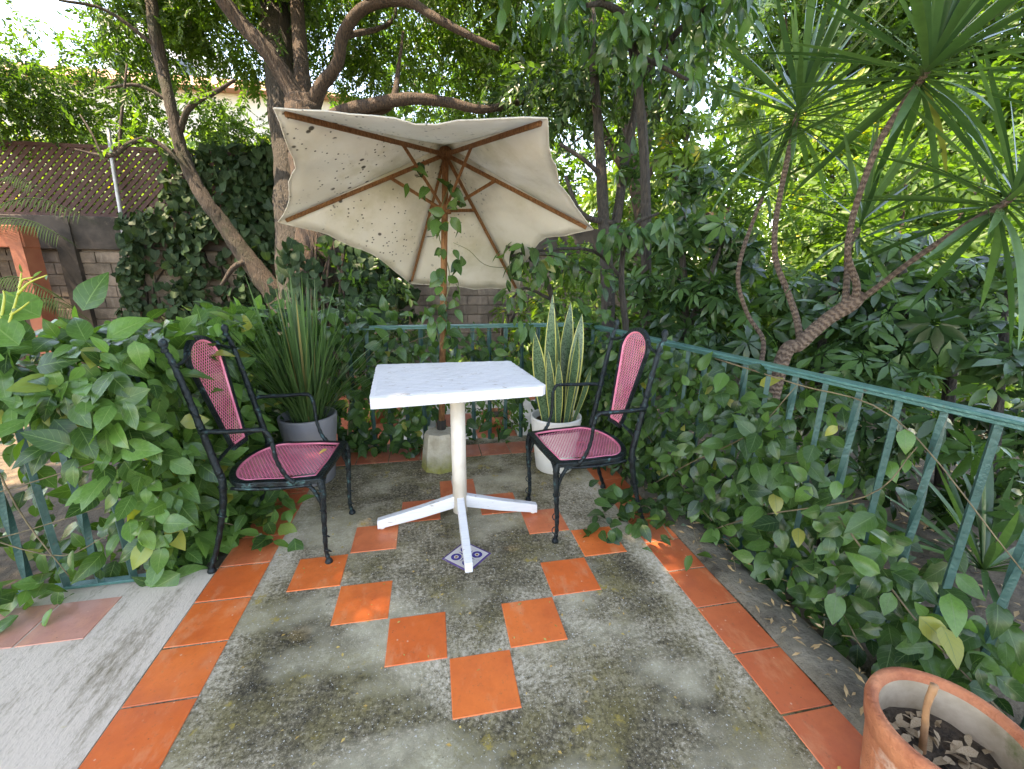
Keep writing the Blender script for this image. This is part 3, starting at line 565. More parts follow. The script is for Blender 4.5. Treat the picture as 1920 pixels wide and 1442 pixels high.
# two slim dark trees centre-right
def slim(label, limbs, clumps, dens, tpl, mat, base, barkm='bark_dark', name='slim_tree', group=None, droop=.5):
    t_ = thing(name, label, 'tree', tuple(base[:2])+(GZ,), group)
    for i, pts in enumerate(limbs): limb(t_, pts, M[barkm], 'trunk' if i == 0 else 'branch')
    if clumps: crown(t_, [(at(*c[:3]), c[3]) for c in clumps], dens, tpl, mat, droop)
    return t_
st = slim('slim dark tree with drooping glossy leaves right of the parasol', [[gz(at(1130, 740, 4.9), .09), A(1132, 690, 4.9, .085), A(1140, 560, 4.9, .08), A(1132, 420, 4.9, .065), A(1126, 300, 4.9, .06), A(1118, 190, 4.8, .05), A(1110, 60, 4.7, .045), A(1120, -120, 4.6, .03)],
     [A(1140, 470, 4.9, .05), A(1158, 400, 4.95, .055), A(1172, 300, 5.0, .05), A(1192, 200, 5.0, .04), A(1205, 60, 5.0, .03)], [A(1128, 330, 4.9, .03), A(1095, 300, 4.8, .025), A(1050, 270, 4.8, .02)], [A(1150, 420, 4.9, .04), A(1090, 400, 4.8, .03), A(1060, 330, 4.8, .02)]],
     [(1060, 170, 5.0, .45), (1130, 120, 5.0, .5), (1010, 140, 5.2, .4), (1240, 130, 5.2, .45), (1200, 240, 5.4, .35), (1330, 60, 5.4, .4), (1000, 205, 5.2, .3), (1080, 240, 5.4, .3), (1230, 360, 5.4, .3), (1180, 430, 5.2, .22), (940, 160, 5.3, .35)], 150, T_fine2, M['fine_dark'], at(1130, 700, 4.9))
# hanging large-leaf sprays of the same canopy, near
def big_spray(name, label, cat, base, stems, clumps, n_leaf, tpls, mat, droop, smin, smax, up=.4, n_obj=300):
    t_ = thing(name, label, cat, base)
    for s_ in stems: limb(t_, s_, M['bark_dark'], 'branch', 6, 4)
    P, O = in_clumps([(at(*c[:3]), c[3]) for c in clumps], n_leaf); n = len(P)
    Y = norm(O*.55+RNG.normal(size=(n, 3))*.4+np.array([0, 0, -droop])); Z = norm(RNG.normal(size=(n, 3))*.35+np.array([0, 0, up])+O*.5-FWD*.35)
    leaves(t_, tpls, frames(Y, Z), P, RNG.uniform(smin, smax, n), mat, n_obj); return t_
G1 = [leaf_tpl(1., .40, 5, 1, 'lance', .3, c, .01, .1) for c in (.25, .45, .1)]
big_spray('glossy_tree', 'glossy large-leaved branch hanging into the top centre of the view', 'tree', tuple(at(1180, 700, 4.2)[:2])+(GZ,),
    [[gz(at(1215, 700, 4.6), .06), A(1212, 500, 4.4, .05), A(1205, 250, 4.2, .045), A(1180, 60, 3.9, .04), A(1140, 10, 3.7, .03), A(1100, 10, 3.6, .02)], [A(1200, 150, 4.1, .03), A(1270, 60, 4.0, .03), A(1330, 10, 3.9, .02)], [A(1190, 100, 4., .02), A(1250, 130, 3.9, .02), A(1290, 150, 3.8, .015)]],
    [(1140, 60, 3.8, .25), (1060, 20, 3.7, .25), (1210, 20, 3.8, .28), (1210, 100, 3.9, .2), (1290, 130, 3.9, .22), (1290, 30, 3.9, .28), (1370, 20, 3.9, .25), (1100, -60, 3.7, .3), (1230, -70, 3.7, .3), (1350, -50, 3.8, .3), (1340, 150, 4.0, .15), (960, -10, 3.6, .2), (1215, 150, 4.0, .12)], 900, G1, M['glossy'], .75, .12, .21)
big_spray('glossy_shrub', 'shrub with drooping glossy leaves touching the right tip of the parasol', 'shrub', tuple(at(1180, 760, 3.3)[:2])+(GZ,),
    [[gz(at(1190, 800, 3.3), .03), A(1175, 650, 3.2, .025), A(1165, 520, 3.1, .02), A(1180, 430, 3.0, .016), A(1235, 400, 3.0, .01)], [A(1165, 520, 3.1, .015), A(1110, 470, 3.0, .012), A(1010, 470, 2.75, .01), A(960, 480, 2.62, .008)]],
    [(1190, 430, 2.95, .10), (1150, 430, 2.95, .08), (1235, 405, 2.95, .08), (1120, 455, 2.95, .05)], 9500, G1, M['glossy'], .75, .09, .16)
big_spray('dark_leaf_bush', 'dark leafy bush hanging below the lower right edge of the parasol', 'shrub', tuple(at(985, 760, 3.3)[:2])+(GZ,),
    [[gz(at(1040, 800, 3.3), .03), A(1040, 650, 3.2, .02), A(1030, 540, 3.0, .018), A(990, 480, 2.8, .012), A(950, 462, 2.6, .008)], [A(1030, 560, 3.0, .012), A(985, 540, 2.9, .01), A(960, 560, 2.8, .006)], [A(1035, 520, 3.0, .012), A(1080, 500, 3.0, .01), A(1120, 520, 3.1, .008)]],
    [(985, 470, 2.62, .12), (1020, 500, 2.75, .12), (955, 470, 2.6, .06), (960, 545, 2.75, .08), (985, 600, 2.85, .08), (1075, 490, 2.9, .10), (1120, 520, 3.0, .12), (1025, 560, 3.1, .08), (945, 520, 2.7, .05)], 7000, G1, M['vine_dark'], .7, .07, .13)

# schefflera shrubs: palmate leaves, each a leaf of its own
def palmate(nl, L, W, droop, seed):
    r = np.random.default_rng(seed); it = []
    for i in range(nl):
        a = -2.5+5.0*i/(nl-1); s = (1-.35*abs(a)/2.5)*r.uniform(.9, 1.1); lf = leaf_tpl(L*s, W*s, 3, 1, 'lance', .25, .18, 0, L*.12)
        d = norm([math.sin(a), math.cos(a), -droop*r.uniform(.6, 1.3)]); it.append((lf, frames(d, (0, 0, 1.)), (0, 0, 0)))
    return merge_tpl(it)
PALM = [palmate(8, 1., .34, .35, 1), palmate(7, 1., .38, .55, 2), palmate(8, 1., .32, .2, 3)]
def scheff(label, base, stems, clumps, dens, mat, smin, smax, n_obj=260, name='schefflera_shrub'):
    t_ = thing(name, label, 'shrub', tuple(base[:2])+(GZ,), None)
    for s_ in stems: limb(t_, s_, M['bark_dark'], 'stem', 6, 4)
    P, O = in_clumps([(at(*c[:3]), c[3]) for c in clumps], dens, .75); n = len(P)
    Z = norm(O*.7+np.array([0, 0, .75])-FWD*.3+RNG.normal(size=(n, 3))*.35); Y = norm(RNG.normal(size=(n, 3))+np.array([0, 0, -.5]))
    leaves(t_, PALM, frames(Y, Z), P, RNG.uniform(smin, smax, n), mat, n_obj); return t_
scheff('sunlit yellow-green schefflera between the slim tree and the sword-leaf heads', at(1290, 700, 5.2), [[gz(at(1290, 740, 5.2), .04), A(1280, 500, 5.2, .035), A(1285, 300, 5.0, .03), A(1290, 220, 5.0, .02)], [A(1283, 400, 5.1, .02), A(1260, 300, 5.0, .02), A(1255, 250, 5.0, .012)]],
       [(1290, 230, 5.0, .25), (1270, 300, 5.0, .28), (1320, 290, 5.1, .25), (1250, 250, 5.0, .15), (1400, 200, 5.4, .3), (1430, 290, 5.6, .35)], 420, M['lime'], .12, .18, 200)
scheff('dark schefflera shrub behind the slim trunks right of the parasol', at(1290, 700, 4.0), [[gz(at(1290, 760, 4.0), .04), A(1285, 560, 4.0, .03), A(1270, 420, 4.0, .025)], [A(1288, 620, 4.0, .03), A(1330, 520, 3.9, .02), A(1360, 440, 3.8, .015)]],
       [(1260, 450, 4.0, .28), (1330, 440, 3.9, .28), (1290, 540, 3.9, .3), (1210, 540, 4.2, .25), (1350, 560, 3.7, .3), (1250, 630, 3.9, .28), (1330, 640, 3.6, .25), (1200, 640, 4.0, .22), (1390, 480, 4.0, .3), (1180, 320, 4.8, .2), (1300, 350, 4.6, .3)], 330, M['scheff'], .13, .21)
scheff('big dark schefflera thicket filling the space beyond the right railing', at(1750, 760, 3.2), [[gz(at(1700, 800, 3.3), .05), A(1700, 600, 3.3, .04), A(1690, 500, 3.3, .03)], [gz(at(1800, 800, 3.3), .05), A(1790, 640, 3.2, .04), A(1830, 520, 3.2, .02)], [gz(at(1560, 800, 3.4), .04), A(1540, 650, 3.4, .03), A(1570, 520, 3.5, .02)], [gz(at(1900, 850, 2.8), .04), A(1880, 650, 2.9, .03), A(1900, 500, 3.0, .02)]],
       [(1600, 560, 3.6, .35), (1700, 560, 3.3, .32), (1800, 560, 3.2, .32), (1880, 520, 3.1, .3), (1650, 640, 3.1, .3), (1760, 650, 2.9, .3), (1860, 640, 2.8, .28), (1530, 620, 3.4, .3), (1580, 690, 3.0, .25), (1480, 560, 3.8, .3), (1680, 720, 2.8, .22), (1930, 700, 2.6, .25), (1460, 690, 3.3, .22), (1700, 480, 3.8, .3), (1400, 640, 3.4, .22)], 300, M['scheff'], .14, .23, 300)
scheff('low dark schefflera below the right railing', at(1600, 900, 2.5), [[gz(at(1560, 950, 2.6), .03), A(1560, 850, 2.5, .025), A(1570, 760, 2.5, .02)], [gz(at(1400, 900, 2.9), .03), A(1400, 780, 2.8, .02)]],
       [(1560, 780, 2.6, .25), (1660, 800, 2.5, .22), (1470, 760, 2.8, .25), (1390, 760, 2.9, .25), (1780, 830, 2.3, .2), (1420, 850, 2.6, .2), (1520, 880, 2.5, .22), (1330, 740, 3.0, .2)], 260, M['scheff'], .12, .19, 200)
# sunlit background trees
def back_tree(label, u, v_base, d, clumps, mat, tpl, dens, name='background_tree'):
    t_ = thing(name, label, 'tree', tuple(at(u, v_base, d)[:2])+(GZ,), None)
    c0 = at(*clumps[0][:3]); limb(t_, [gz(at(u, v_base, d), .16), tuple((c0+at(u, v_base, d))/2)+(.12,), tuple(c0)+(.06,)], M['bark'], 'trunk')
    for c in clumps[1:]: limb(t_, [tuple((c0+at(u, v_base, d))/2)+(.06,), tuple(at(*c[:3]))+(.02,)], M['bark'], 'branch', 6, 4)
    crown(t_, [(at(*c[:3]), c[3]) for c in clumps], dens, tpl, mat, .3)
T_far = twig(9, .17, .085, .42, .3, 8)
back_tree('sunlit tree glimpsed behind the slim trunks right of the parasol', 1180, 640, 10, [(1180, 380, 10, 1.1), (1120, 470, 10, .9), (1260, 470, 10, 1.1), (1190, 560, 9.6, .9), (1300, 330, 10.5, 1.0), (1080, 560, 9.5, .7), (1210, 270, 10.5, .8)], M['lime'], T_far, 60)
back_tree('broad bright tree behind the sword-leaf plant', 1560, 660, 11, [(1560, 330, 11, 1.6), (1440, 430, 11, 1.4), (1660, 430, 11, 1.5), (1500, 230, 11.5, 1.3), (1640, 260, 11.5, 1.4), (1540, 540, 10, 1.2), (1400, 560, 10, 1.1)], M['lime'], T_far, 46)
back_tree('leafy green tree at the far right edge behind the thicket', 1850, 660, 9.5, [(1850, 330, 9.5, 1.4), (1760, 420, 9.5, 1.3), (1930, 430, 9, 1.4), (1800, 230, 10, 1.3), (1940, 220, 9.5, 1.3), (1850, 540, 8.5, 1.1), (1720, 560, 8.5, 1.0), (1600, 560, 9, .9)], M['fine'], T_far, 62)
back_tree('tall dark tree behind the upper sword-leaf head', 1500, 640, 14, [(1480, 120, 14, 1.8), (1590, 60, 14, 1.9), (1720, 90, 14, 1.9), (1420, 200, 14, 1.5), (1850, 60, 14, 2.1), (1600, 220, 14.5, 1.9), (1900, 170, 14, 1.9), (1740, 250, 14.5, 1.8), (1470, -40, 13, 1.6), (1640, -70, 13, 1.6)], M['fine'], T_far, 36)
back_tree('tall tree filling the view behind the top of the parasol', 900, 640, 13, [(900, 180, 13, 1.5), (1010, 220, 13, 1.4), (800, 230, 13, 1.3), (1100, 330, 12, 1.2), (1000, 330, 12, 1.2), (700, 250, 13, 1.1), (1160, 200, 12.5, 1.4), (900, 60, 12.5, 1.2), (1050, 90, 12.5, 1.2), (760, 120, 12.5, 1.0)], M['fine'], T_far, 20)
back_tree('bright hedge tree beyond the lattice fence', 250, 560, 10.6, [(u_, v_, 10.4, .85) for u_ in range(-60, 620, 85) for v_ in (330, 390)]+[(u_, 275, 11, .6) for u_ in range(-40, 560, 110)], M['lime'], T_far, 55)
back_tree('mid-green tree behind the dark thicket beyond the right railing', 1700, 700, 6.2, [(1640, 480, 6.2, .7), (1760, 500, 6.0, .7), (1880, 480, 5.8, .7), (1560, 540, 6.3, .7), (1700, 590, 5.6, .6), (1830, 600, 5.4, .6), (1930, 590, 5.2, .6), (1600, 650, 5.4, .6), (1480, 620, 5.8, .6), (1700, 330, 6.6, .6), (1850, 330, 6.4, .6), (1560, 400, 6.6, .55), (1930, 700, 4.6, .5), (1780, 720, 4.8, .5), (1650, 740, 4.8, .45), (1540, 740, 5.0, .45)], M['fine'], T_big, 170)
back_tree('dense dark tree between the slim trunks and the sword-leaf plant', 1330, 700, 6.6, [(1330, 400, 6.6, .6), (1260, 520, 6.4, .6), (1380, 520, 6.2, .65), (1180, 470, 6.8, .5), (1290, 620, 6.0, .6), (1190, 600, 6.4, .45), (1410, 640, 5.8, .5), (1380, 320, 7.0, .6), (1240, 640, 5.8, .5)], M['fine'], T_big, 150)
back_tree('dark leafy canopy tree above the slim trunks', 1260, 700, 7.6, [(1130, 30, 7.4, .9), (1260, 60, 7.4, .9), (1010, 40, 7.4, .8), (1380, 0, 7.4, .8), (1180, 160, 7.8, .7), (1080, 130, 7.6, .7), (1290, 180, 7.8, .7), (1240, -60, 7.0, .9), (1100, -70, 7.0, .9)], M['fine_dark'], T_big, 52)
# bright shrubs on the far side of the path
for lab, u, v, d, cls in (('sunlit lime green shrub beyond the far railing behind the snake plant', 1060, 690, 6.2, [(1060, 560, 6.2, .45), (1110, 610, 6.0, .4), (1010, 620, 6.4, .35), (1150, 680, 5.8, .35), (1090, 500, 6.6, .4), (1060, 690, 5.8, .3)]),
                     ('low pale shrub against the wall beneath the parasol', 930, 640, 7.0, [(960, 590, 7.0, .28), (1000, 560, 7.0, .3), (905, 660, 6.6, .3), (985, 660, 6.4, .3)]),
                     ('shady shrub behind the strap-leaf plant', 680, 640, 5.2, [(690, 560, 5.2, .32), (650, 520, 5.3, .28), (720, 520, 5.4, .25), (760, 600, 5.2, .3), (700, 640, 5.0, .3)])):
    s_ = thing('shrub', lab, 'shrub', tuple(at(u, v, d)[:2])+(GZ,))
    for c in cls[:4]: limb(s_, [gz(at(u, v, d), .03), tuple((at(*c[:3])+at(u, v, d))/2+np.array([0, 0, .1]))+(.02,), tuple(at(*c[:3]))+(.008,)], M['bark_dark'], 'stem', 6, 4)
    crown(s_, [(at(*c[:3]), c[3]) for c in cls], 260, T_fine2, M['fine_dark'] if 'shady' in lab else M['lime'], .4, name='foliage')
# ivy on wall and fence
HEART = [leaf_tpl(1., .95, 5, 2, 'heart', .18, c, .01, .15) for c in (.15, .3)]
ivy = thing('ivy', 'dark heart-leaved ivy hanging over the lattice fence and block wall', 'ivy', (-3.2, WY-.1, GZ))
P = []; D_ = []
for _ in range(5400):
    u = random.uniform(225, 780); v = random.uniform(268, 600)
    if u > 640 and v < 430: continue
    if u < 300 and not (v > 395): continue
    den = 1.0 if u > 420 else (.85 if v < 330 and u > 360 else (.55 if v < 400 else .5))
    strand = .5+.5*math.sin(u*.055+1.2+.4*math.sin(v*.02)); 
    if v > 440: den = (1.0 if strand > .62 else .22) if u < 470 else .8
    if 400 < v <= 440: den = .9
    if random.random() > den: continue
    P.append(at_y(u, v, WY-.12-random.random()*.25)); 
P = np.array(P); n = len(P); Z = norm(RNG.normal(size=(n, 3))*.55+np.array([0, -1, .3])); Y = norm(RNG.normal(size=(n, 3))*.6+np.array([0, -.2, -1]))
for k in range(12):
    u = 240+32*k+random.uniform(-12, 12); limb(ivy, [tuple(at_y(u, 610, WY-.06))+(.015,), tuple(at_y(u+random.uniform(-25, 25), 540, WY-.06))+(.014,), tuple(at_y(u+random.uniform(-35, 35), 470, WY-.07))+(.012,), tuple(at_y(u+random.uniform(-35, 35), 400, WY-.1))+(.008,)], M['bark_dark'], 'stem', 5, 4)
leaves(ivy, HEART, frames(Y, Z), P, RNG.uniform(.07, .17, n), M['ivy'])
# hanging roots and ivy on the big trunk below the parasol
iv2 = thing('ivy', 'ivy strands climbing the big trunk under the left edge of the parasol', 'ivy', tuple(at(610, 640, 5.2)[:2])+(GZ,))
P = np.array([at(random.gauss(560, 26) if random.random() < .5 else random.gauss(675, 28), random.uniform(440, 600), 5.05+random.random()*.2) for _ in range(260)]); n = len(P)
leaves(iv2, HEART, frames(norm(RNG.normal(size=(n, 3))*.4+np.array([0, -.2, -1])), norm(RNG.normal(size=(n, 3))*.4+np.array([0, -1, .4]))), P, RNG.uniform(.08, .14, n), M['ivy'], 200)
for k in range(9):
    u = 575+9*k; limb(iv2, [tuple(at(u, 610, 5.15))+(.014,), tuple(at(u+random.uniform(-10, 10), 540, 5.15))+(.016,), tuple(at(u+random.uniform(-10, 10), 470, 5.18))+(.012,), tuple(at(u+random.uniform(-14, 14), 430, 5.2))+(.008,)], M['bark'], 'stem', 6, 4)
# palm fronds at far left
pal = thing('palm', 'feathery palm fronds arching in at the far left in front of the gateway', 'palm', tuple(at(-60, 640, 6.0)[:2])+(GZ,))
limb(pal, [gz(at(-70, 640, 6), .1), A(-70, 500, 6, .09), A(-60, 430, 6, .07)], M['bark_dark'], 'trunk')
BL = leaf_tpl(1., .045, 4, 1, 'lance', .3, .2); blm = tpl_mesh('leaflet', BL, M['palm'])
for pts in ([(-60, 430, 6), (0, 385, 5.8), (70, 372, 5.6), (150, 400, 5.4)], [(-60, 430, 6), (-20, 360, 5.9), (20, 330, 5.8), (60, 345, 5.7)], [(-60, 430, 6), (0, 410, 5.7), (60, 415, 5.5), (110, 440, 5.4)], [(-60, 560, 6), (10, 520, 5.8), (60, 530, 5.6), (110, 560, 5.5)], [(-60, 590, 6), (20, 570, 5.8), (90, 560, 5.7), (140, 585, 5.6)]):
    sp = spline([at(*p) for p in pts], 10); MB().tube(sp, np.linspace(.012, .003, len(sp)), 5).build('frond_rib', M['palm'], pal, True)
    for i in range(2, len(sp)):
        tg = norm(sp[i]-sp[i-1])
        for s_ in (-1, 1):
            sd_ = norm(np.cross(tg, (0, 0, 1.)))*s_; Rm = frames(norm(tg*.8+sd_*.7+np.array([0, 0, -.35])), (0, 0, 1.)); o = bpy.data.objects.new('leaflet', blm); COL.objects.link(o); o.parent = pal
            sc = .46*(1-.5*i/len(sp)); p = sp[i]-np.array(pal['_w']); o.matrix_local = Matrix([[Rm[0, 0]*sc, Rm[0, 1]*sc, Rm[0, 2]*sc, p[0]], [Rm[1, 0]*sc, Rm[1, 1]*sc, Rm[1, 2]*sc, p[1]], [Rm[2, 0]*sc, Rm[2, 1]*sc, Rm[2, 2]*sc, p[2]], [0, 0, 0, 1]])

# ------------------------------------------------------------------ sword-leaf tree (dracaena)
dr = thing('dracaena', 'branching dracaena with ringed stems and sword-leaf heads beyond the right railing', 'tree', tuple(at(1465, 700, 2.7)[:2])+(GZ,))
for nm, pts in (('trunk', [gz(at(1440, 720, 2.75), .075), A(1462, 690, 2.7, .066), A(1500, 645, 2.65, .062), A(1550, 600, 2.6, .06), A(1598, 568, 2.55, .066), A(1612, 552, 2.55, .05)]),
                ('branch', [A(1600, 575, 2.55, .05), A(1606, 535, 2.5, .042), A(1590, 480, 2.45, .036), A(1596, 420, 2.4, .034), A(1618, 345, 2.32, .033), A(1648, 268, 2.25, .034), A(1690, 200, 2.2, .036), A(1740, 130, 2.15, .034), A(1752, 80, 2.12, .03)]),
                ('branch', [A(1585, 570, 2.56, .045), A(1588, 520, 2.6, .036), A(1590, 470, 2.65, .032), A(1610, 430, 2.7, .03)]),
                ('branch', [A(1605, 568, 2.54, .04), A(1650, 535, 2.45, .034), A(1700, 496, 2.35, .03), A(1760, 455, 2.25, .032), A(1830, 412, 2.15, .036), A(1885, 380, 2.1, .036), A(1915, 350, 2.08, .03)]),
                ('branch', [A(1502, 648, 2.68, .046), A(1494, 600, 2.75, .042), A(1478, 550, 2.8, .039), A(1455, 490, 2.85, .037), A(1453, 430, 2.85, .036), A(1462, 370, 2.85, .036), A(1476, 300, 2.85, .036), A(1490, 235, 2.85, .035), A(1500, 190, 2.85, .03)]),
                ('branch', [A(1428, 680, 2.9, .034), A(1430, 635, 2.95, .032), A(1402, 590, 3.0, .03), A(1384, 530, 3.0, .03), A(1390, 480, 3.0, .03), A(1410, 420, 3.0, .028), A(1430, 370, 3.0, .024)])):
    limb(dr, [p[:3]+(p[3]*(.66 if nm == 'trunk' else .47),) for p in pts], M['ringed'], nm, 12, 7, .05)
SW = [leaf_tpl(1., .049, 9, 1, 'sword', .4, c, 0, 0) for c in (.0, .05, .14, .32)]
swm = [tpl_mesh('leaf', s_, M['blade']) for s_ in SW]
def head(c, axis, n, L, lo=-.55):
    ax = norm(axis); e1 = norm(np.cross(ax, (.3, .2, 1.))); e2 = np.cross(ax, e1)
    for i in range(n):
        f = i/(n-1); el = lo+(1.5-lo)*f**1.1; a = i*2.39996+random.uniform(-.2, .2)
        d = norm(ax*math.sin(el)+(e1*math.cos(a)+e2*math.sin(a))*math.cos(el)); nz = norm(ax*1.0+np.array([0, 0, .4])+RNG.normal(size=3)*.1)
        if abs(d @ nz) > .95: nz = norm(e1+RNG.normal(size=3)*.2)
        p = np.asarray(c)+ax*(-.07+.16*f); k = 0 if el > .7 else (random.choice((0, 1)) if el > .2 else random.choice((1, 2) if el > -.3 else (2, 3)))
        place('leaf', [swm[k]], np.array([frames(d, nz)]), [p], [L*random.uniform(.8, 1.1)*(1 if f < .8 else .85)], dr)
head(at(1738, 130, 2.15), (.25, -.15, 1), 76, .82)
head(at(1893, 372, 2.1), (.5, -.25, .9), 70, .78)
head(at(1495, 215, 2.85), (.05, -.05, 1), 72, .78)
head(at(1612, 425, 2.72), (.3, .1, 1), 38, .6)
head(at(1440, 350, 3.05), (-.1, .1, 1), 24, .5)
head(at(1930, 110, 2.5), (.2, 0, 1), 22, .62)
# small sword-leaf plants low beyond the railing
lo = thing('sword_plant', 'low sword-leaf plant between the right railing bars above lit ground', 'plant', tuple(at(1880, 960, 2.2)[:2])+(GZ,))
for i in range(34):
    el = random.uniform(.15, 1.3); a = random.uniform(0, 6.28); d = np.array([math.cos(a)*math.cos(el), math.sin(a)*math.cos(el), math.sin(el)])
    place('leaf', [random.choice(swm)], np.array([frames(d, norm(np.array([0, 0, 1.])+RNG.normal(size=3)*.2))]), [np.array(lo['_w'])+np.array([0, 0, .12])], [random.uniform(.4, .75)], lo)

n = 5200; T_ = np.stack([RNG.uniform(1.3, 7, n), RNG.uniform(-1.5, 6.5, n), GZ+.01+RNG.random(n)*.04], 1)
gl = scatter('ground_litter', leaf_tpl(1., .42, 2, 1, 'lance', .4, .3), frames(norm(RNG.normal(size=(n, 3))*[1, 1, .2]), norm(RNG.normal(size=(n, 3))*.35+[0, 0, 1])), T_, RNG.uniform(.03, .07, n), M['dry_leaf'], None)
tag(gl, 'fallen dry leaves covering the garden soil beyond the right railing', 'leaf litter')
scheff('low leafy plant on the soil beyond the near end of the right railing', at(1900, 1000, 2.6), [[gz(at(1880, 1000, 2.6), .02), A(1870, 930, 2.5, .015)]], [(1760, 950, 2.7, .2), (1860, 900, 2.5, .22), (1680, 900, 2.9, .22), (1600, 960, 2.7, .16), (1930, 960, 2.3, .18), (1500, 950, 2.6, .16), (1840, 800, 3.2, .3), (1930, 800, 3.0, .3), (1740, 820, 3.4, .3), (1650, 850, 3.3, .26), (1930, 880, 2.8, .25), (1800, 1000, 2.5, .15)], 330, M['scheff'], .10, .19, 220)
# ------------------------------------------------------------------ railings
def railing(label, a, b, ztop, zbot, spacing=.115, off=.05, bar=.011, top_w=.046, alt=True):
    a = np.array(a, float); b = np.array(b, float); L = np.linalg.norm(b-a); d = (b-a)/L; ang = math.atan2(d[1], d[0]); Rm = Rz(ang); c = (a+b)/2
    t_ = thing('railing', label, 'railing', (c[0], c[1], zbot), 'green iron railings round the terrace')
    MB().box((c[0], c[1], ztop), (L+top_w, top_w, .012), Rm, .003).box((c[0], c[1], ztop-.0125), (L+top_w, top_w*.62, .0128), Rm, .002).build('top_rail', M['rail'], t_)
    MB().box((c[0], c[1], zbot+.012), (L, .034, .012), Rm, .002).build('bottom_rail', M['rail'], t_)
    n = int(L/spacing)
    for i in range(n+1):
        p = a+d*(off+i*spacing)
        if off+i*spacing > L: break
        zz = np.linspace(zbot+.018, ztop-.018, 50); r_ = bar*1.35
        tw = np.zeros(22)
        V = MB(); pts = [(p[0], p[1], z) for z in zz]
        V.tube(pts, r_, 4, twist=(.125 if (alt and i % 2) else 0)); me = V.mesh('bar')
        if not (alt and i % 2):
            pass
        new_obj('bar', me, M['rail_bar'], t_)
    return t_
PC = np.array([-1.08, 2.0, 0])
railing('green iron railing on the left with bars showing under the vine hedge', (-2.35, .752, 0), (-1.096, .775, 0), .83, 0.002, .112, .03)
railing('green iron railing hidden in vine behind the left armchair', (-1.10, .81, 0), (-1.085, 1.97, 0), .83, -.02, .115, .06)
railing('green iron railing across the far end of the terrace behind the table', (-1.05, 2.0, 0), (1.05, 2.0, 0), .83, -.03, .115, .05)
railing('green iron railing running along the right side with bright top rail', (RA[0], RA[1]-.03, 0), (RB[0], RB[1], 0), .83, -.05, .1125, .075, bar=.0092, top_w=.05)

# ------------------------------------------------------------------ vines
VL = [leaf_tpl(1., w_, 6, 2, 'ovate', .3, c, .012, .12) for w_, c in ((.58, .22), (.66, .12), (.54, .38), (.62, .3))]+[leaf_tpl(1., .6, 6, 2, 'ovate', .55, .5, .03, .12), leaf_tpl(1., .56, 6, 2, 'ovate', .15, -.1, .025, .12)]
def vine_leaves(P, OUT, s0, s1, upb=.5, dn=.55, jit=.42):
    n = len(P); P = np.array(P); OUT = np.array(OUT); UPB = np.full(n, upb) if np.isscalar(upb) else np.array(upb)
    Z = norm(OUT*.8+np.array([0, 0, 1.])*UPB[:, None]+RNG.normal(size=(n, 3))*jit); Y = norm(RNG.normal(size=(n, 3))*.75+np.array([0, 0, -dn])+OUT*.45)
    return frames(Y, Z), P, RNG.uniform(s0, s1, n)
def stems(parent, curves, r=.0035, mat='twig'):
    for c in curves: sp = spline(c, 5); MB().tube(sp, np.linspace(r, r*.5, len(sp)), 5).build('stem', M[mat], parent, True)
# left hedge
vh = thing('vine_hedge', 'dense broad-leaved vine covering the left railing like a hedge', 'vine', (-1.5, .85, 0))
P, O, U = [], [], []
def add(p, o, u): P.append(p); O.append(o); U.append(u)
for _ in range(3800):                       # front run, thick at the top, sparse below
    x = random.uniform(-2.7, -.98); z = random.uniform(.02, 1.0); y = .80+random.uniform(-.14, .05)
    low = .70-.06*math.sin(x*5.1)
    k = 1. if z > low else (.03 if x < -1.17 else (.3 if x < -1.08 else .9))
    if z > .90: y = random.uniform(.68, 1.15)
    y += (0.05 if z < .2 else 0) - .07*math.sin(min(1, max(0, (z-.45)/.5))*3.1)
    if random.random() < k: add((x, y, z-.03*abs(math.sin(x*7))), (random.uniform(-.25, .25), -1, .1), 1.3 if z > .82 else .7)
for _ in range(2400):                        # the run behind the left armchair
    y = random.uniform(.82, 2.05); z = random.uniform(.02, .98); x = -1.03+random.uniform(-.12, .10)
    if z > .88: x = random.uniform(-1.4, -.92)
    add((x, y, z), (1, -.35, .1), 1.1 if z > .82 else .45)
for _ in range(60): add((random.gauss(-.84, .06), random.uniform(.95, 1.25), random.uniform(.02, .16)), (.5, -.6, .8), 1.)
for _ in range(26): add((random.gauss(-1.42, .08), random.gauss(.66, .05), random.uniform(.02, .14)), (.1, -.6, .8), 1.)
for _ in range(9): add((random.gauss(-.77, .04), random.gauss(.95, .04), random.uniform(.015, .06)), (.3, -.5, 1), 1.3)
for _ in range(420): add((random.uniform(-2.6, -1.2), random.uniform(1.0, 1.7), random.uniform(-.35, .8)), (0, -1, .3), .5)   # inside
Rm, T_, S_ = vine_leaves(P, O, .055, .125, U); 
leaves(vh, VL, Rm, T_, S_, M['vine'])
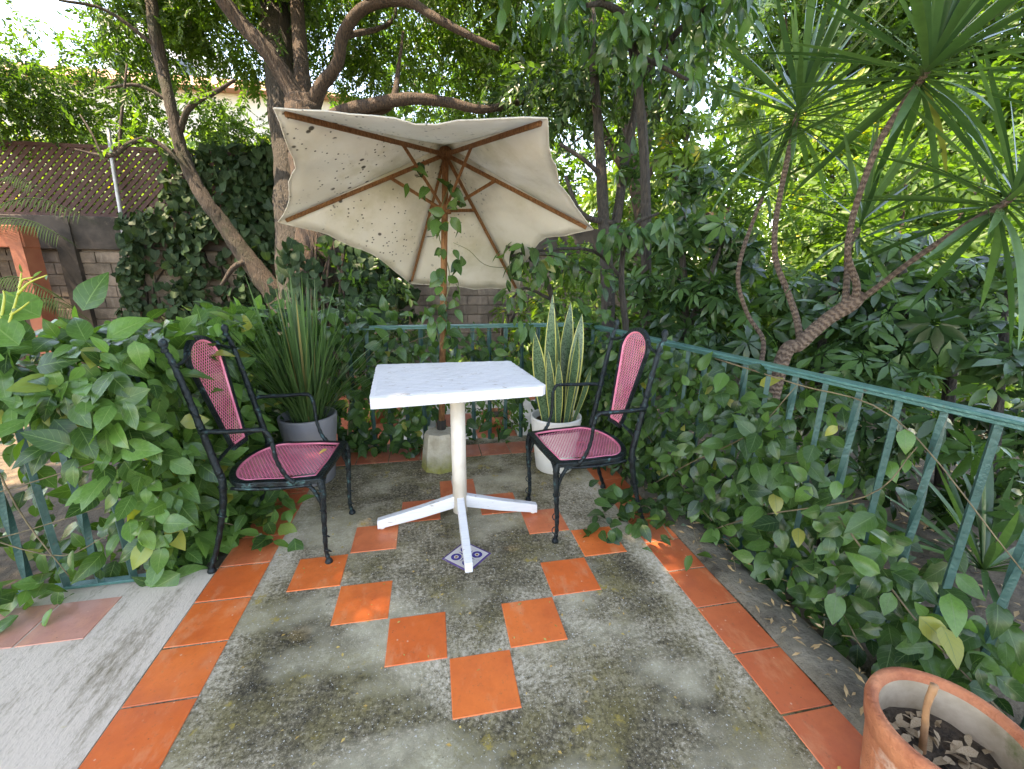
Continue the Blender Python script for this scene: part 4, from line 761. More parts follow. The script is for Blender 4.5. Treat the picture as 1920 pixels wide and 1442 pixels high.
# a few upright leaves above the hedge top
for (u, v, d, s, dx) in ((150, 592, 1.42, .15, .25), (88, 600, 1.40, .17, -1.), (45, 655, 1.35, .15, -.6), (190, 640, 1.45, .14, .9)):
    p = at(u, v, d); place('leaf', [tpl_mesh('leaf', VL[1], M['vine'])], np.array([frames(norm([dx, .2, .55]), norm([.1, -.75, .7]))]), [p], [s], vh)
stems(vh, [[(-2.5, .7, .22), (-2.0, .66, .33), (-1.6, .68, .28), (-1.2, .72, .36)], [(-2.4, .72, .45), (-1.9, .69, .36), (-1.5, .7, .45), (-1.15, .7, .55)], [(-1.9, .73, .9), (-1.75, .68, .5), (-1.4, .7, .2), (-1.2, .71, .25)], [(-1.5, .72, .8), (-1.43, .69, .4), (-1.35, .7, .1)], [(-2.2, .95, .1), (-1.9, .9, .5), (-1.8, .9, .8)], [(-1.25, .9, 0), (-1.2, .85, .5), (-1.2, .85, .85)], [(-1.1, .95, .02), (-.95, .95, .12), (-.78, .93, .03)]])
# pale tendrils poking up at far left
tdl = thing('vine_shoot', 'yellow-green young shoots standing up at the far left edge', 'shoot', tuple(at(5, 640, 1.36)))
for c in ([(5, 640), (22, 590), (35, 545), (40, 512)], [(33, 552), (55, 530), (88, 516)], [(20, 590), (40, 578), (55, 566)], [(2, 600), (8, 560), (6, 545)], [(36, 540), (42, 525), (62, 520)]):
    sp = spline([at(u, v, 1.36) for u, v in c], 6); MB().tube(sp, np.linspace(.004, .002, len(sp)), 6).build('stem', mottled('young_shoot', (.32, .36, .04), (.42, .42, .06), 10, .5), tdl, True)
YL = tpl_mesh('leaf', leaf_tpl(1., .3, 4, 1, 'lance', .3, .2), M['lime'])
for (u, v) in ((42, 512), (88, 516), (55, 566), (62, 520), (20, 585), (6, 545)): place('leaf', [YL], np.array([frames(norm(RNG.normal(size=3)+np.array([.5, 0, .3])), (0, -1, .3))]), [at(u, v, 1.36)], [.03], tdl)
# far railing vine
vf = thing('vine', 'broad-leaved vine trailing over the far railing behind the table', 'vine', (0, 2.05, 0))
P, O, U = [], [], []
for _ in range(2800):
    x = random.uniform(-1.15, 1.2); z = random.uniform(.0, .97); y = 2.0+random.uniform(-.13, .10)
    top = .95 if x < -.15 else (.80+.06*math.sin(x*9) if x < .9 else .98)
    if z > top: continue
    k = 1. if x < -.35 else .55
    if z < .42 and -.45 < x < .95: k = .16 if x > .05 else .28
    if .05 < x < .55 and z > .76: k = .10
    if z > .8 and x < -.1: y = random.uniform(1.85, 2.25)
    if random.random() < k: P.append((x, y, z)); O.append((random.uniform(-.3, .3), -1, .1)); U.append(1. if z > .78 else .45)
for _ in range(60): P.append((random.uniform(-.55, -.08), random.uniform(1.78, 1.95), random.uniform(.01, .14))); O.append((0, -.7, .8)); U.append(1.)
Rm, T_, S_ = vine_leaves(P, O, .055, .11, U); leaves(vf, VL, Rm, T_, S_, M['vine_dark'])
stems(vf, [[(-.9, 1.95, .1), (-.5, 1.93, .5), (-.1, 1.95, .75), (.4, 1.95, .8)], [(.1, 1.93, .05), (.25, 1.9, .45), (.6, 1.93, .7)], [(.2, 1.9, .5), (.45, 1.88, .25), (.6, 1.92, .1)], [(-.6, 1.9, 0), (-.55, 1.92, .5), (-.7, 1.95, .9)]])
# right railing vine
vr = thing('vine', 'broad-leaved vine climbing the right railing and creeping onto the tiles', 'vine', tuple(RA+(RB-RA)*.5))
P, O, U = [], [], []
for _ in range(4200):
    s_ = random.uniform(0.0, .93); z = random.uniform(-.1, .80); p = RA+(RB-RA)*s_; y = p[1]
    if y > 1.3: k = .8
    elif y > .75: k = .62 if z > .1 else .9
    else:
        lim = .84-(.75-y)*.66                    # the mass slopes down towards the viewer
        k = .85 if z < lim else (.04 if z > lim+.15 else .2)
        if y < .05 and z > .42: k = 0
        if y < -.25: k *= .25
    if z > .72 and y < 1.0: k *= .35
    if random.random() > k: continue
    o_ = random.uniform(-.05, .16) if random.random() < .75 else random.uniform(-.2, 0)
    P.append(p+RN*o_+np.array([0, 0, z])); O.append(RN+np.array([0, -.55, .1])); U.append(.6)
for _ in range(70): P.append((random.gauss(.88, .10), random.gauss(.80, .10), random.uniform(.015, .15))); O.append((-.4, -.7, .9)); U.append(1.1)
for _ in range(45): P.append((random.gauss(1.02, .06), random.uniform(.4, 1.9), random.uniform(.01, .13))); O.append((-.6, -.5, .8)); U.append(1.)
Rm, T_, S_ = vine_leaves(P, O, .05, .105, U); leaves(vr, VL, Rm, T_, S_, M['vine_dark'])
def rp(s_, o_, z): return tuple(RA+(RB-RA)*s_+RN*o_+np.array([0, 0, z]))
stems(vr, [[rp(.35, .08, .05), rp(.45, .1, .3), rp(.55, .06, .55), rp(.6, .04, .78)], [rp(.5, .1, .0), rp(.6, .12, .25), rp(.72, .08, .5), rp(.75, .05, .7)], [(1.03, .62, .02), (.98, .78, .10), (.9, .8, .05), (.8, .82, .03)], [rp(.3, .05, .3), rp(.42, .1, .18), rp(.52, .12, .10)], [rp(.45, .03, .81), rp(.6, .04, .79), rp(.72, .03, .76), rp(.85, .02, .45)], [rp(.7, .1, .4), rp(.8, .1, .2), rp(.9, .08, .05)]])
# litter of twigs along the kerb
for i in range(16):
    a_ = rp(random.uniform(.2, .8), random.uniform(.05, .16), .03); b_ = np.array(a_)+np.array([random.uniform(-.12, .12), random.uniform(-.2, .2), random.uniform(0, .03)])
    stems(vr, [[a_, tuple((np.array(a_)+b_)/2+np.array([0, 0, .02])), tuple(b_)]], .0025)

# ------------------------------------------------------------------ parasol
ub = thing('cement_weight', 'mossy cement block holding the parasol pole behind the table', 'weight', (.015, 1.61, 0))
m = MB(); V = []
for k, (h, zz) in enumerate(((.112, 0.), (.108, .02), (.088, .21), (.078, .232))):
    n8 = 8
    for j in range(n8):
        a = math.pi/8+2*math.pi*j/n8; V.append((h*1.08*math.cos(a), h*1.08*math.sin(a), zz))
m.add(np.array(V) @ Rz(.35).T+np.array([.015, 1.61, 0]), [(i*8+j, i*8+(j+1) % 8, i*8+8+(j+1) % 8, i*8+8+j) for i in range(3) for j in range(8)]+[tuple(range(24, 32)), tuple(range(8))[::-1]])
m.build('cement_block', M['cement'], ub); MB().tube([(.028, 1.645, .2), (.029, 1.645, .29)], .028, 12).build('pipe_collar', M['bark_dark'], ub, True)
um = thing('parasol', 'cream tilted parasol with mould spots and wooden ribs', 'parasol', (.028, 1.645, .236))
AP = np.array([.106, 1.66, 1.815]); B0 = np.array([.029, 1.645, .24])
MB().tube([B0, B0+(AP-B0)*.5, AP-(AP-B0)*.012], [.0185, .0185, .0175], 12).build('pole', M['teak'], um, True)
CR = [at_y(514, 203, .92), at_y(1026, 222, .80), at_y(1112, 430, 1.40), at_y(972, 546, 2.12), at_y(770, 532, 2.22), at_y(522, 416, 1.64)]
axis = norm(np.cross(CR[2]-CR[0], CR[4]-CR[0])); axis = axis if axis[2] > 0 else -axis
APT = AP+axis*.03
m = MB(); NS, NTT = 12, 12
for i in range(6):
    a, b = CR[i], CR[(i+1) % 6]; pn = norm(np.cross(a-APT, b-APT)); pn = pn if pn @ axis > 0 else -pn
    V = []; F = []; U_ = []
    for s_ in range(NS+1):
        for t_ in range(NTT+1):
            s = s_/NS; t = t_/NTT; q = t*(1-t)*4; e = s*(1-(.05, .085, .17, .015, .09, .075)[i]*q*s+.012*math.sin(t*14+i*3)*q*s*s)
            p = APT+(a-APT)*e*(1-t)+(b-APT)*e*t - pn*(.042*q*s*(1.3-s)) + pn*((.010*math.sin(t*9+i*2)+.006*math.sin(t*23+i+s*5)+.005*math.sin(s*17+t*11))*s*s*q) - axis*.10*s*(1-s)*.35
            V.append(p); U_.append((t, s))
    F = [(k*(NTT+1)+j, k*(NTT+1)+j+1, (k+1)*(NTT+1)+j+1, (k+1)*(NTT+1)+j) for k in range(NS) for j in range(NTT)]
    pa = MB().add(V, F, U_); po = pa.build('canopy_panel', M['cloth'], um, True)
    md = po.modifiers.new('thickness', 'SOLIDIFY'); md.thickness = .0015; md.offset = 1
    ed_ = [V[NS*(NTT+1)+j] for j in range(NTT+1)]; MB().tube(ed_, .0035, 5).build('hem', M['cloth'], po, True)
cap = MB(); ring = []
for i in range(6): ring.append(APT+(CR[i]-APT)*.16+axis*.035)
cap.add([APT+axis*.06]+ring, [(0, 1+i, 1+(i+1) % 6) for i in range(6)]).build('vent_cap', M['cloth'], um)
RUN = B0+(AP-B0)*.815
MB().tube([AP-axis*.045, AP-axis*.005], .034, 12).build('top_hub', M['teak'], um, True)
hub = MB().tube([RUN-(AP-B0)/np.linalg.norm(AP-B0)*.03, RUN+(AP-B0)/np.linalg.norm(AP-B0)*.012], .036, 12).build('runner', M['teak'], um, True)
def bar(p, q, w, h, upv):
    p = np.array(p); q = np.array(q); Y = norm(q-p); Rm = frames(Y, upv); return MB().box((p+q)/2, (w, np.linalg.norm(q-p), h), Rm, .002)
for i in range(6):
    d = norm(CR[i]-AP); p0 = AP-axis*.03+d*.03; p1 = AP+(CR[i]-AP)*.955-axis*.012
    rb = bar(p0, p1, .013, .020, axis).build('rib', M['teak'], um)
    s0 = RUN+norm(CR[i]-RUN-axis*((CR[i]-RUN)@axis))*.034; s1 = AP+(CR[i]-AP)*.335-axis*.028
    bar(s0, s1, .011, .017, axis).build('strut', M['teak'], um)
pv = thing('vine', 'vine twining up the parasol pole with heart-shaped leaves', 'vine', (.06, 1.62, .5))
def pole(z): return B0+(AP-B0)*((z-B0[2])/(AP[2]-B0[2]))
crv = [pole(z)+np.array([.035*math.cos(z*11), .035*math.sin(z*11), 0]) for z in np.linspace(.4, 1.66, 30)]; MB().tube(crv, .003, 5).build('stem', M['stem'], pv, True)
P, O = [], []
for z, k in ((.95, 9), (1.02, 6), (1.10, 6), (1.16, 4), (1.24, 5), (1.32, 4), (1.38, 2), (1.46, 3), (1.50, 4), (1.58, 3), (1.64, 3), (.85, 8), (.75, 6), (.65, 3)):
    for _ in range(k):
        a = random.uniform(-2.9, .2); r_ = random.uniform(.03, .09 if z > 1 else .13); P.append(pole(z)+np.array([r_*math.cos(a)+(.02 if z > 1.0 else -.02), r_*math.sin(a), random.uniform(-.04, .04)])); O.append((math.cos(a), math.sin(a)-.6, .1))
for (u, v) in ((770, 318), (785, 330), (795, 345), (765, 340), (785, 300), (805, 350), (858, 378), (850, 372), (838, 400)): P.append(at_y(u, v, 1.5)); O.append((0, -1, .1))
Rm, T_, S_ = vine_leaves(P, O, .06, .105, .3, 1.0); leaves(pv, VL, Rm, T_, S_, M['vine_dark'])
MB().tube(spline([at_y(850, 455, 1.6), at_y(880, 470, 1.65), at_y(920, 500, 1.75), at_y(1010, 500, 1.95), at_y(1100, 505, 2.1)], 5), .002, 5).build('tendril', M['stem'], pv, True)

# ------------------------------------------------------------------ pots
def planter(name, label, c, prof, mat, inner):
    t_ = thing(name, label, 'planter', c)
    MB().lathe(prof, c, 40).build('pot', mat, t_, True)
    r_, z_ = inner; V = [(c[0], c[1], c[2]+z_+.01)]+[(c[0]+r_*math.cos(a), c[1]+r_*math.sin(a), c[2]+z_+random.uniform(-.006, .006)) for a in np.linspace(0, 2*math.pi, 25)[:-1]]
    MB().add(V, [(0, 1+i, 1+(i+1) % 24) for i in range(24)]).build('soil', M['soil'], t_); return t_
GP = (-.715, 1.56, .0); GH = .40
planter('grey_planter', 'round grey planter behind the left armchair', GP, [(0, .0), (.105, 0), (.112, .01), (.155, GH-.008), (.152, GH), (.143, GH), (.14, GH-.01), (.135, GH-.06), (0, GH-.06)], M['grey_pot'], (.136, GH-.05))
WP = (.715, 1.47, .0); WH = .345
planter('white_planter', 'tall white planter behind the right armchair', WP, [(0, 0), (.108, 0), (.116, .008), (.155, WH-.008), (.152, WH), (.143, WH), (.14, WH-.01), (.135, WH-.05), (0, WH-.05)], M['white_pot'], (.136, WH-.04))
ir = thing('strap_leaf_plant', 'tall clump of narrow strap leaves growing in the grey planter', 'plant', (GP[0], GP[1], GH-.05))
ST = [leaf_tpl(1., .015, 10, 1, 'sword', .4, c, 0, 0) for c in (.02, .1, .25, .45)]; stm = [tpl_mesh('leaf', s_, M['strap']) for s_ in ST]
for i in range(230):
    a = random.uniform(0, 6.28); el = math.pi/2-abs(random.gauss(0, .36))-.03; d = np.array([math.cos(a)*math.cos(el), math.sin(a)*math.cos(el), math.sin(el)]); r_ = random.random()*.09
    nz = norm(np.array([-math.cos(a)*math.sin(el), -math.sin(a)*math.sin(el), math.cos(el)])+RNG.normal(size=3)*.25)
    k = 0 if el > 1.35 else random.choice((0, 1, 1, 2, 3))
    place('leaf', [stm[k]], np.array([frames(d, nz)]), [np.array([GP[0]+r_*math.cos(a), GP[1]+r_*math.sin(a), GH-.06])], [random.uniform(.42, .80)*(1.08 if el > 1.3 else .9)], ir)
sk = thing('snake_plant', 'variegated snake plant with yellow leaf edges in the white planter', 'plant', (WP[0], WP[1], WH-.04))
SN = [leaf_tpl(1., w_, 12, 2, 'sword', .35, c, .006, 0) for w_, c in ((.125, .02), (.14, -.05), (.115, .08))]; snm = [tpl_mesh('leaf', s_, M['snake']) for s_ in SN]
for (dx, dy, ta, tl, L, yawn) in ((-.07, -.03, -.16, 0, .58, .1), (-.03, -.05, -.13, -.1, .46, -.3), (.0, -.03, .02, 0, .72, 1.1), (.04, -.06, .10, -.05, .56, .5), (.07, -.01, .11, .05, .66, -.4), (.02, .04, -.05, .1, .68, .9), (.05, .05, .07, .1, .72, -.6), (-.01, -.08, -.05, -.15, .42, .0), (.08, -.06, .32, -.1, .38, .4), (-.02, .0, -.08, 0, .76, -.9)):
    d = norm([ta, tl, 1.]); nz = norm([math.sin(yawn), -math.cos(yawn), .1]); place('leaf', [random.choice(snm)], np.array([frames(d, nz)]), [np.array([WP[0]+dx, WP[1]+dy, WH-.05])], [L*1.0], sk)
TP = (1.052, -.404, .0); TH = .262
tp = thing('terracotta_pot', 'weathered terracotta pot with bare soil at the lower right corner', 'pot', TP)
MB().lathe([(0, 0), (.112, 0), (.118, .012), (.136, .18), (.1365, .195), (.143, .20), (.149, .245), (.147, .258), (.139, TH), (.128, .258), (.122, .245)], TP, 48, .006).build('pot', M['terracotta'], tp, True)
MB().lathe([(.1225, .246), (.119, .20), (.115, .16), (.11, .13)], TP, 48, .006).build('inner_wall', M['pot_inside'], tp, True)
V = [(TP[0], TP[1], .172)]; F = []
for k in range(1, 6):
    for j in range(24): a = 2*math.pi*j/24; V.append((TP[0]+.118*k/5*math.cos(a), TP[1]+.118*k/5*math.sin(a), .168+random.uniform(-.006, .006)))
F = [(0, 1+j, 1+(j+1) % 24) for j in range(24)]+[(1+(k-1)*24+j, 1+k*24+j, 1+k*24+(j+1) % 24, 1+(k-1)*24+(j+1) % 24) for k in range(1, 5) for j in range(24)]
MB().add(V, F).build('soil', M['soil'], tp, True)
LT = tpl_mesh('litter', leaf_tpl(1., .45, 3, 1, 'lance', .4, .3), M['litter'])
n = 70; rr_ = np.sqrt(RNG.random(n))*.105; aa = RNG.random(n)*6.28; T_ = np.stack([TP[0]+rr_*np.cos(aa), TP[1]+rr_*np.sin(aa), .176+RNG.random(n)*.012], 1)
place('chip', [LT], frames(norm(RNG.normal(size=(n, 3))*[1, 1, .15]), norm(RNG.normal(size=(n, 3))*.4+[0, 0, 1])), T_, RNG.uniform(.02, .05, n), tp)
stp = sp4([(1.022, -.385, .165, .0075), (1.018, -.383, .20, .007), (1.010, -.382, .245, .0065), (1.0, -.38, .30, .0062), (1.006, -.378, .355, .0082)], 6)
dso = MB().tube(stp[0], stp[1], 8, wob=.15).build('dry_stem', M['cut_stem'], None, True); tag(dso, 'bare brown cut stem sticking up from the terracotta pot', 'stem')
# small pots on the far path
for k, (x, y, r_, h_, mt, lab) in enumerate(((-.15, 3.5, .13, .22, 'rail', 'small dark green flowerpot on the path seen under the table'), (.62, 3.3, .16, .16, 'terracotta', 'low terracotta trough bowl on the path seen under the table edge'), (-.65, 3.7, .14, .24, 'terracotta', 'terracotta flowerpot on the path left of the parasol base'))):
    q_ = planter('flowerpot', lab, (x, y, GZ+.04), [(0, 0), (r_*.7, 0), (r_, h_), (r_*.9, h_), (r_*.85, h_-.04), (0, h_-.04)], M[mt], (r_*.84, h_-.03))
    g_ = thing('potted_plant', ('bushy green plant in the dark green flowerpot', 'leafy plant in the low terracotta bowl', 'green plant in the terracotta flowerpot left of the parasol base')[k], 'plant', (x, y, GZ+.04+h_-.03)); crown(g_, [((x, y, GZ+h_+.15), (.18, .18, .18))], 1500, T_fine, M['fine'], .3, name='foliage')

# ------------------------------------------------------------------ table
tb = thing('patio_table', 'white painted square wooden pedestal table', 'table', (.09, .97, 0))
FL, FR, BR, BLc = np.array([-.245, .655]), np.array([.447, .727]), np.array([.388, 1.243]), np.array([-.283, 1.258])
nx, ny = 34, 28; V = []; top = {}
for side_, z in ((0, .742), (1, .694)):
    for j in range(ny+1):
        for i in range(nx+1):
            s, t = i/nx, j/ny; p = FL*(1-s)*(1-t)+FR*s*(1-t)+BR*s*t+BLc*(1-s)*t
            edge = min(i, nx-i, j, ny-j) == 0; zz = z+(.0012*math.sin(s*40+t*13)*math.sin(t*60) if side_ == 0 else 0)
            if edge:
                zz += -.004 if side_ == 0 else .004
                p = p+(np.array([.09, .97])-p)*random.uniform(-.002, .007)
            if i in (0, nx) and j in (0, ny): p = p+(np.array([.09, .97])-p)*(.03 if (i, j) == (nx, 0) else .012)
            V.append((p[0], p[1], zz)); top[side_, i, j] = len(V)-1
F = []
for j in range(ny):
    for i in range(nx): F.append((top[0, i, j], top[0, i+1, j], top[0, i+1, j+1], top[0, i, j+1])); F.append((top[1, i, j+1], top[1, i+1, j+1], top[1, i+1, j], top[1, i, j]))
for i in range(nx): F.append((top[1, i, 0], top[1, i+1, 0], top[0, i+1, 0], top[0, i, 0])); F.append((top[1, i+1, ny], top[1, i, ny], top[0, i, ny], top[0, i+1, ny]))
for j in range(ny): F.append((top[1, 0, j+1], top[1, 0, j], top[0, 0, j], top[0, 0, j+1])); F.append((top[1, nx, j], top[1, nx, j+1], top[0, nx, j+1], top[0, nx, j]))
MB().add(V, F).build('table_top', M['white_wood'], tb)
C0 = np.array([.093, .965])
MB().tube([(C0[0], C0[1], .06), (C0[0], C0[1], .69)], .034, 20).build('column', M['cream_wood'], tb, True)
for (x, y) in ((-.297, .965), (.10, .576), (.478, .975), (.085, 1.355)):
    e = np.array([x, y]); d = norm(e-C0); nrm = np.array([-d[1], d[0]]); V = []
    for (r_, zl, zh, w_) in ((.02, .088, .150, .017), (np.linalg.norm(e-C0)*.5, .046, .102, .017), (np.linalg.norm(e-C0), .010, .055, .016)):
        for sgn in (-1, 1):
            for zz in (zl, zh): b_ = C0+d*r_+nrm*sgn*w_; V.append((b_[0], b_[1], zz))
    F = [(0, 2, 3, 1), (8, 9, 11, 10)]
    for k in range(2): o_ = k*4; F += [(o_, o_+1, o_+5, o_+4), (o_+2, o_+6, o_+7, o_+3), (o_+1, o_+3, o_+7, o_+5), (o_, o_+4, o_+6, o_+2)]
    lg = MB().add(V, F).build('foot', M['white_wood'], tb); bv = lg.modifiers.new('b', 'BEVEL'); bv.width = .003; bv.segments = 2
    g_ = C0+d*(np.linalg.norm(e-C0)-.02); MB().tube([(g_[0], g_[1], .007), (g_[0], g_[1], .016)], .012, 10).build('glide', M['white_pot'], lg, True)

# ------------------------------------------------------------------ armchairs
ch = thing('armchair', 'dark metal armchair with pink mesh seat, left of table by vine hedge', 'armchair', (-.685, .965, 0), 'metal armchairs at the table', local=True)
def knots(pts, n=6):   # a cast branch: uneven radius
    p, r = sp4(pts, n); r = r*(1+.10*np.sin(np.arange(len(r))*1.9)+.07*np.sin(np.arange(len(r))*4.3)); return p, r
def cast(name, pts, parent, n=6): p, r = knots(pts, n); r = r*.86; return MB().tube(p, r, 9, wob=.10).build(name, M['frame'], parent, True)
def ringat(p, d, r, parent, name='binding'):
    d = norm(d); e1 = norm(np.cross(d, (.3, .4, .86))); e2 = np.cross(d, e1); pts = [np.array(p)+(e1*math.cos(a)+e2*math.sin(a))*r+d*(.006*math.sin(a)) for a in np.linspace(0, 2*math.pi, 13)]
    return MB().tube(pts, .0026, 5, caps=False).build(name, M['frame'], parent, True)
SZ = .392
def seat_outline(k, n=20):      # k: inset
    pts = [(.232-k, -.19+k), (.236-k, 0), (.232-k, .19-k), (.12, .205-k)]
    for a in np.linspace(R(78), R(282), n): pts.append((-.035+(.135-k)*math.cos(a)*.95, (.208-k)*math.sin(a)))
    pts.append((.12, -.205+k)); return np.array(pts)
o0 = seat_outline(-.006); o1 = seat_outline(.022); nn = len(o0); m = MB(); V = []
for z, o_ in ((SZ, o0), (SZ+.002, o1), (SZ-.018, o1), (SZ-.022, o0)): V += [(p[0], p[1], z-.012*math.cos(p[0]*9)*0) for p in o_]
m.add(V, [(r_*nn+j, r_*nn+(j+1) % nn, ((r_+1) % 4)*nn+(j+1) % nn, ((r_+1) % 4)*nn+j) for r_ in range(4) for j in range(nn)])
sf = m.build('seat_frame', M['frame'], ch); bv = sf.modifiers.new('b', 'BEVEL'); bv.width = .004; bv.segments = 2
def clip(poly, p, d):            # interval of a line inside a convex polygon
    lo, hi = -9, 9; n = len(poly); area = sum(poly[i][0]*poly[(i+1) % n][1]-poly[(i+1) % n][0]*poly[i][1] for i in range(n)); sg = 1 if area > 0 else -1
    for i in range(n):
        a = poly[i]; b = poly[(i+1) % n]; nx_, ny_ = -(b[1]-a[1])*sg, (b[0]-a[0])*sg; den = nx_*d[0]+ny_*d[1]; num = nx_*(a[0]-p[0])+ny_*(a[1]-p[1])
        if abs(den) < 1e-9:
            if num > 0: return None
        elif den > 0: lo = max(lo, num/den)
        else: hi = min(hi, num/den)
    return (lo, hi) if hi-lo > .004 else None
def mesh_panel(name, poly, place_fn, parent, ang=R(32), step=.0125, wd=.0016):
    m = MB(); ext = max(np.ptp(poly[:, 0]), np.ptp(poly[:, 1])); c = poly.mean(0)
    for sg in (-1, 1):
        d = np.array([math.sin(ang)*sg, math.cos(ang)]); nrm = np.array([d[1], -d[0]]); k = -ext
        while k < ext:
            iv = clip(poly, c+nrm*k, d)
            if iv:
                a = c+nrm*k+d*iv[0]; b = c+nrm*k+d*iv[1]; q_ = [a-nrm*wd, b-nrm*wd, b+nrm*wd, a+nrm*wd]
                V = [place_fn(p, h) for h in (.0009*sg-.0008, .0009*sg+.0008) for p in q_]
                m.add(V, [(3, 2, 1, 0), (4, 5, 6, 7), (0, 1, 5, 4), (1, 2, 6, 5), (2, 3, 7, 6), (3, 0, 4, 7)])
            k += step
    mo = m.build(name, M['pink'], parent)
    rim = [np.array(place_fn(p, 0.)) for p in poly]; rim.append(rim[0]); rim.append(rim[1]); MB().tube(rim, .0058, 6, caps=False).build('rim', M['pink'], mo, True); return mo
so1 = seat_outline(.026)
mesh_panel('seat_mesh', so1, lambda p, h: (p[0], p[1], SZ-.003+h), ch)
# backrest: tapered round-topped panel leaning back
def bp(p, h=0.):                  # panel coords (across y, along height) -> chair space
    z = .45+p[1]*.965; x = -.135-(z-.40)*.20; return np.array([x-h*1., p[0], z+h*.2])
def back_outline(k):
    pts = [(-.05+k*.7, .03+k), (.05-k*.7, .03+k), (.104-k, .40)]
    for a in np.linspace(0, math.pi, 15)[1:-1]: pts.append(((.104-k)*math.cos(a), .40+(.092-k)*math.sin(a)))
    pts.append((-.104+k, .40)); return np.array(pts)
bo0 = back_outline(-.012); bo1 = back_outline(.004); nn = len(bo0); V = []
for h, o_ in ((-.008, bo0), (-.008, bo1), (.008, bo1), (.008, bo0)): V += [tuple(bp(p, h)) for p in o_]
bf = MB().add(V, [(r_*nn+j, r_*nn+(j+1) % nn, ((r_+1) % 4)*nn+(j+1) % nn, ((r_+1) % 4)*nn+j) for r_ in range(4) for j in range(nn)]).build('backrest_frame', M['frame'], ch)
mesh_panel('backrest_mesh', back_outline(.008), lambda p, h: tuple(bp(p, h)), ch, R(34), .0125, .00105)
for s in (-1, 1):
    lg = cast('front_leg', [(.228, .183*s, SZ-.01, .017), (.236, .188*s, .34, .016), (.232, .19*s, .25, .0135), (.226, .189*s, .15, .012), (.222, .188*s, .06, .0105), (.228, .19*s, .018, .011)], ch)
    MB().lathe([(0, 0), (.015, 0), (.016, .006), (.011, .02), (0, .024)], (.229, .19*s, 0), 12).build('foot_pad', M['frame'], lg, True)
    for z in (.33, .24, .13, .06): ringat((.23, .189*s, z), (.2, .3, 1), .0145, lg)
    cast('brace', [(.16, .19*s, SZ-.022, .009), (.195, .19*s, .35, .0095), (.222, .189*s, .29, .009), (.228, .189*s, .24, .006)], lg); cast('brace', [(.228, .12*s, SZ-.022, .009), (.23, .155*s, .35, .0095), (.23, .185*s, .29, .008)], lg)
    rl = cast('rear_leg', [(-.13, .2*s, .43, .015), (-.128, .2*s, SZ, .016), (-.14, .2*s, .30, .015), (-.165, .2*s, .20, .0135), (-.195, .202*s, .10, .012), (-.222, .205*s, .03, .0115), (-.226, .206*s, .016, .013)], ch)
    MB().lathe([(0, 0), (.016, 0), (.017, .006), (.012, .02), (0, .024)], (-.226, .206*s, 0), 12).build('foot_pad', M['frame'], rl, True)
    for z, x in ((.25, -.152), (.37, -.13)): ringat((x, .2*s, z), (.1, .4, 1), .0165, rl)
    ps = cast('back_post', [(-.13, .2*s, .42, .0155), (-.15, .2*s, .52, .0155), (-.172, .2*s, .64, .0145), (-.195, .2*s, .76, .0135), (-.22, .2*s, .87, .012), (-.232, .2*s, .905, .011)], ch)
    f_ = (-.238, .2*s, .905); MB().lathe([(.010, 0), (.013, .008), (.009, .016), (.015, .028), (.013, .042), (.006, .05), (0, .051)], f_, 12).build('finial', M['frame'], ps, True)
    for z, x in ((.62, -.168), (.67, -.178), (.86, -.217)): ringat((x, .2*s, z), (.1, .4, 1), .0165, ps)
    arm = cast('armrest', [(-.168, .2*s, .595, .010), (-.15, .222*s, .612, .0105), (-.05, .232*s, .614, .0105), (.05, .235*s, .618, .010), (.075, .234*s, .610, .010), (.09, .231*s, .57, .0095), (.095, .225*s, .49, .009), (.115, .214*s, .42, .0095), (.14, .207*s, SZ-.008, .012)], ch, 7)
    cast('back_brace', [(-.215, .198*s, .855, .008), (-.215, .15*s, .862, .008), (-.222, .10*s, .885, .0085), (-.226, .104*s, .895, .008)], ch)
    cast('back_brace', [(-.142, .198*s, .47, .008), (-.15, .12*s, .478, .008), (-.15, .045*s, .49, .008)], ch)
    cast('side_rail', [(.2, .194*s, SZ-.026, .008), (.05, .207*s, SZ-.03, .008), (-.10, .2*s, SZ-.026, .008)], ch)
ch.rotation_euler = (0, 0, R(-5))
def copy_tree(o, parent=None):
    c = o.copy(); COL.objects.link(c); c.parent = parent
    for k in o.children: copy_tree(k, c)
    return c
ch2 = copy_tree(ch); ch2.location = (.712, .938, 0); ch2.rotation_euler = (0, 0, R(186)); ch2['label'] = 'dark metal armchair with pink mesh seat, right of table by white planter'

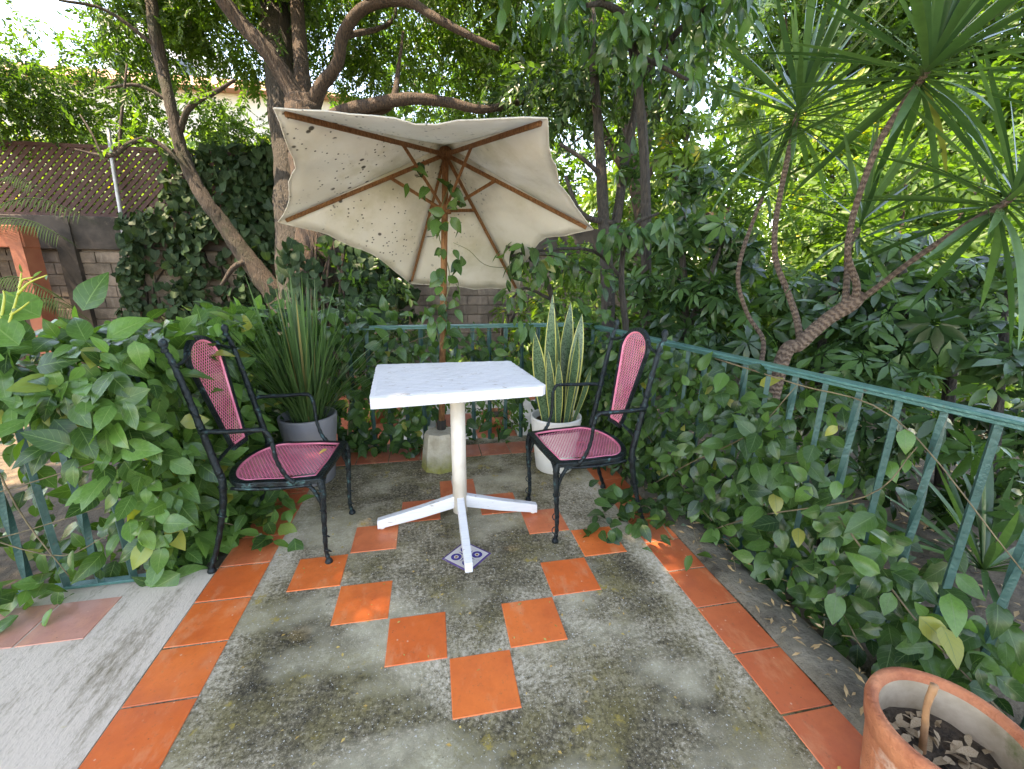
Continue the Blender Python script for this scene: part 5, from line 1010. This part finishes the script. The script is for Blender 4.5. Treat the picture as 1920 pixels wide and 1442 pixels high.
# ------------------------------------------------------------------ fallen leaves
DL = tpl_mesh('fallen_leaf', leaf_tpl(1., .5, 5, 1, 'ovate', .5, .35), M['dry_leaf']); YLm = tpl_mesh('fallen_leaf', leaf_tpl(1., .5, 5, 1, 'ovate', .5, .3), M['yellow_leaf'])
for (p, s, me_, lab) in (((-.50, 1.03, SZ+.008), .04, YLm, 'small yellow-brown dry leaf lying on the left armchair seat'), ((.80, 1.03, SZ+.006), .022, DL, 'tiny pale dry leaf lying on the right armchair seat'),
                         ((-.83, 1.22, .012), .07, DL, 'curled dry brown leaf on the left tile strip behind the armchair leg'), ((-.77, 1.28, .012), .05, DL, 'pale dry leaf beside the curled one on the left tile strip'),
                         ((-.52, 1.20, .006), .03, DL, 'small pale dry leaf on the mossy floor behind the left armchair'), ((-.36, 1.06, .006), .03, DL, 'small dry leaf near the left table foot')):
    o = bpy.data.objects.new('fallen_leaf', me_); COL.objects.link(o); o.location = p; o.scale = (s,)*3; o.rotation_euler = (random.uniform(-.2, .2), random.uniform(-.2, .2), random.uniform(0, 6.28)); tag(o, lab, 'leaf', 'fallen dry leaves')
n = 260; T_ = np.stack([RNG.uniform(-.7, .95, n), RNG.uniform(-.9, 1.7, n), np.full(n, .006)], 1)
fp = scatter('floor_debris', leaf_tpl(1., .55, 2, 1, 'lance', .4, .2), frames(norm(RNG.normal(size=(n, 3))*[1, 1, .05]), norm(RNG.normal(size=(n, 3))*.2+[0, 0, 1])), T_, RNG.uniform(.006, .016, n), M['yellow_leaf'], None)
tag(fp, 'tiny yellow-brown plant debris scattered over the terrace floor', 'debris')
n = 420; T_ = np.stack([np.where(RNG.random(n) < .6, RNG.uniform(1.08, 1.24, n), RNG.uniform(-.9, -.72, n)), RNG.uniform(-.2, 1.9, n), np.full(n, .012)], 1); T_[:, 2] = np.where(T_[:, 0] > 0, .04, .008)
T_[:, 1] = np.where(T_[:, 0] < 0, RNG.uniform(1.2, 1.9, n), T_[:, 1])
kd = scatter('kerb_debris', leaf_tpl(1., .3, 2, 1, 'lance', .4, .2), frames(norm(RNG.normal(size=(n, 3))*[1, 1, .1]), norm(RNG.normal(size=(n, 3))*.3+[0, 0, 1])), T_, RNG.uniform(.012, .04, n), M['dry_leaf'], None)
tag(kd, 'dry twigs and leaf bits lying along the kerb below the vine', 'debris')
for o in list(bpy.data.objects):
    if o.get('_w') is not None: del o['_w']
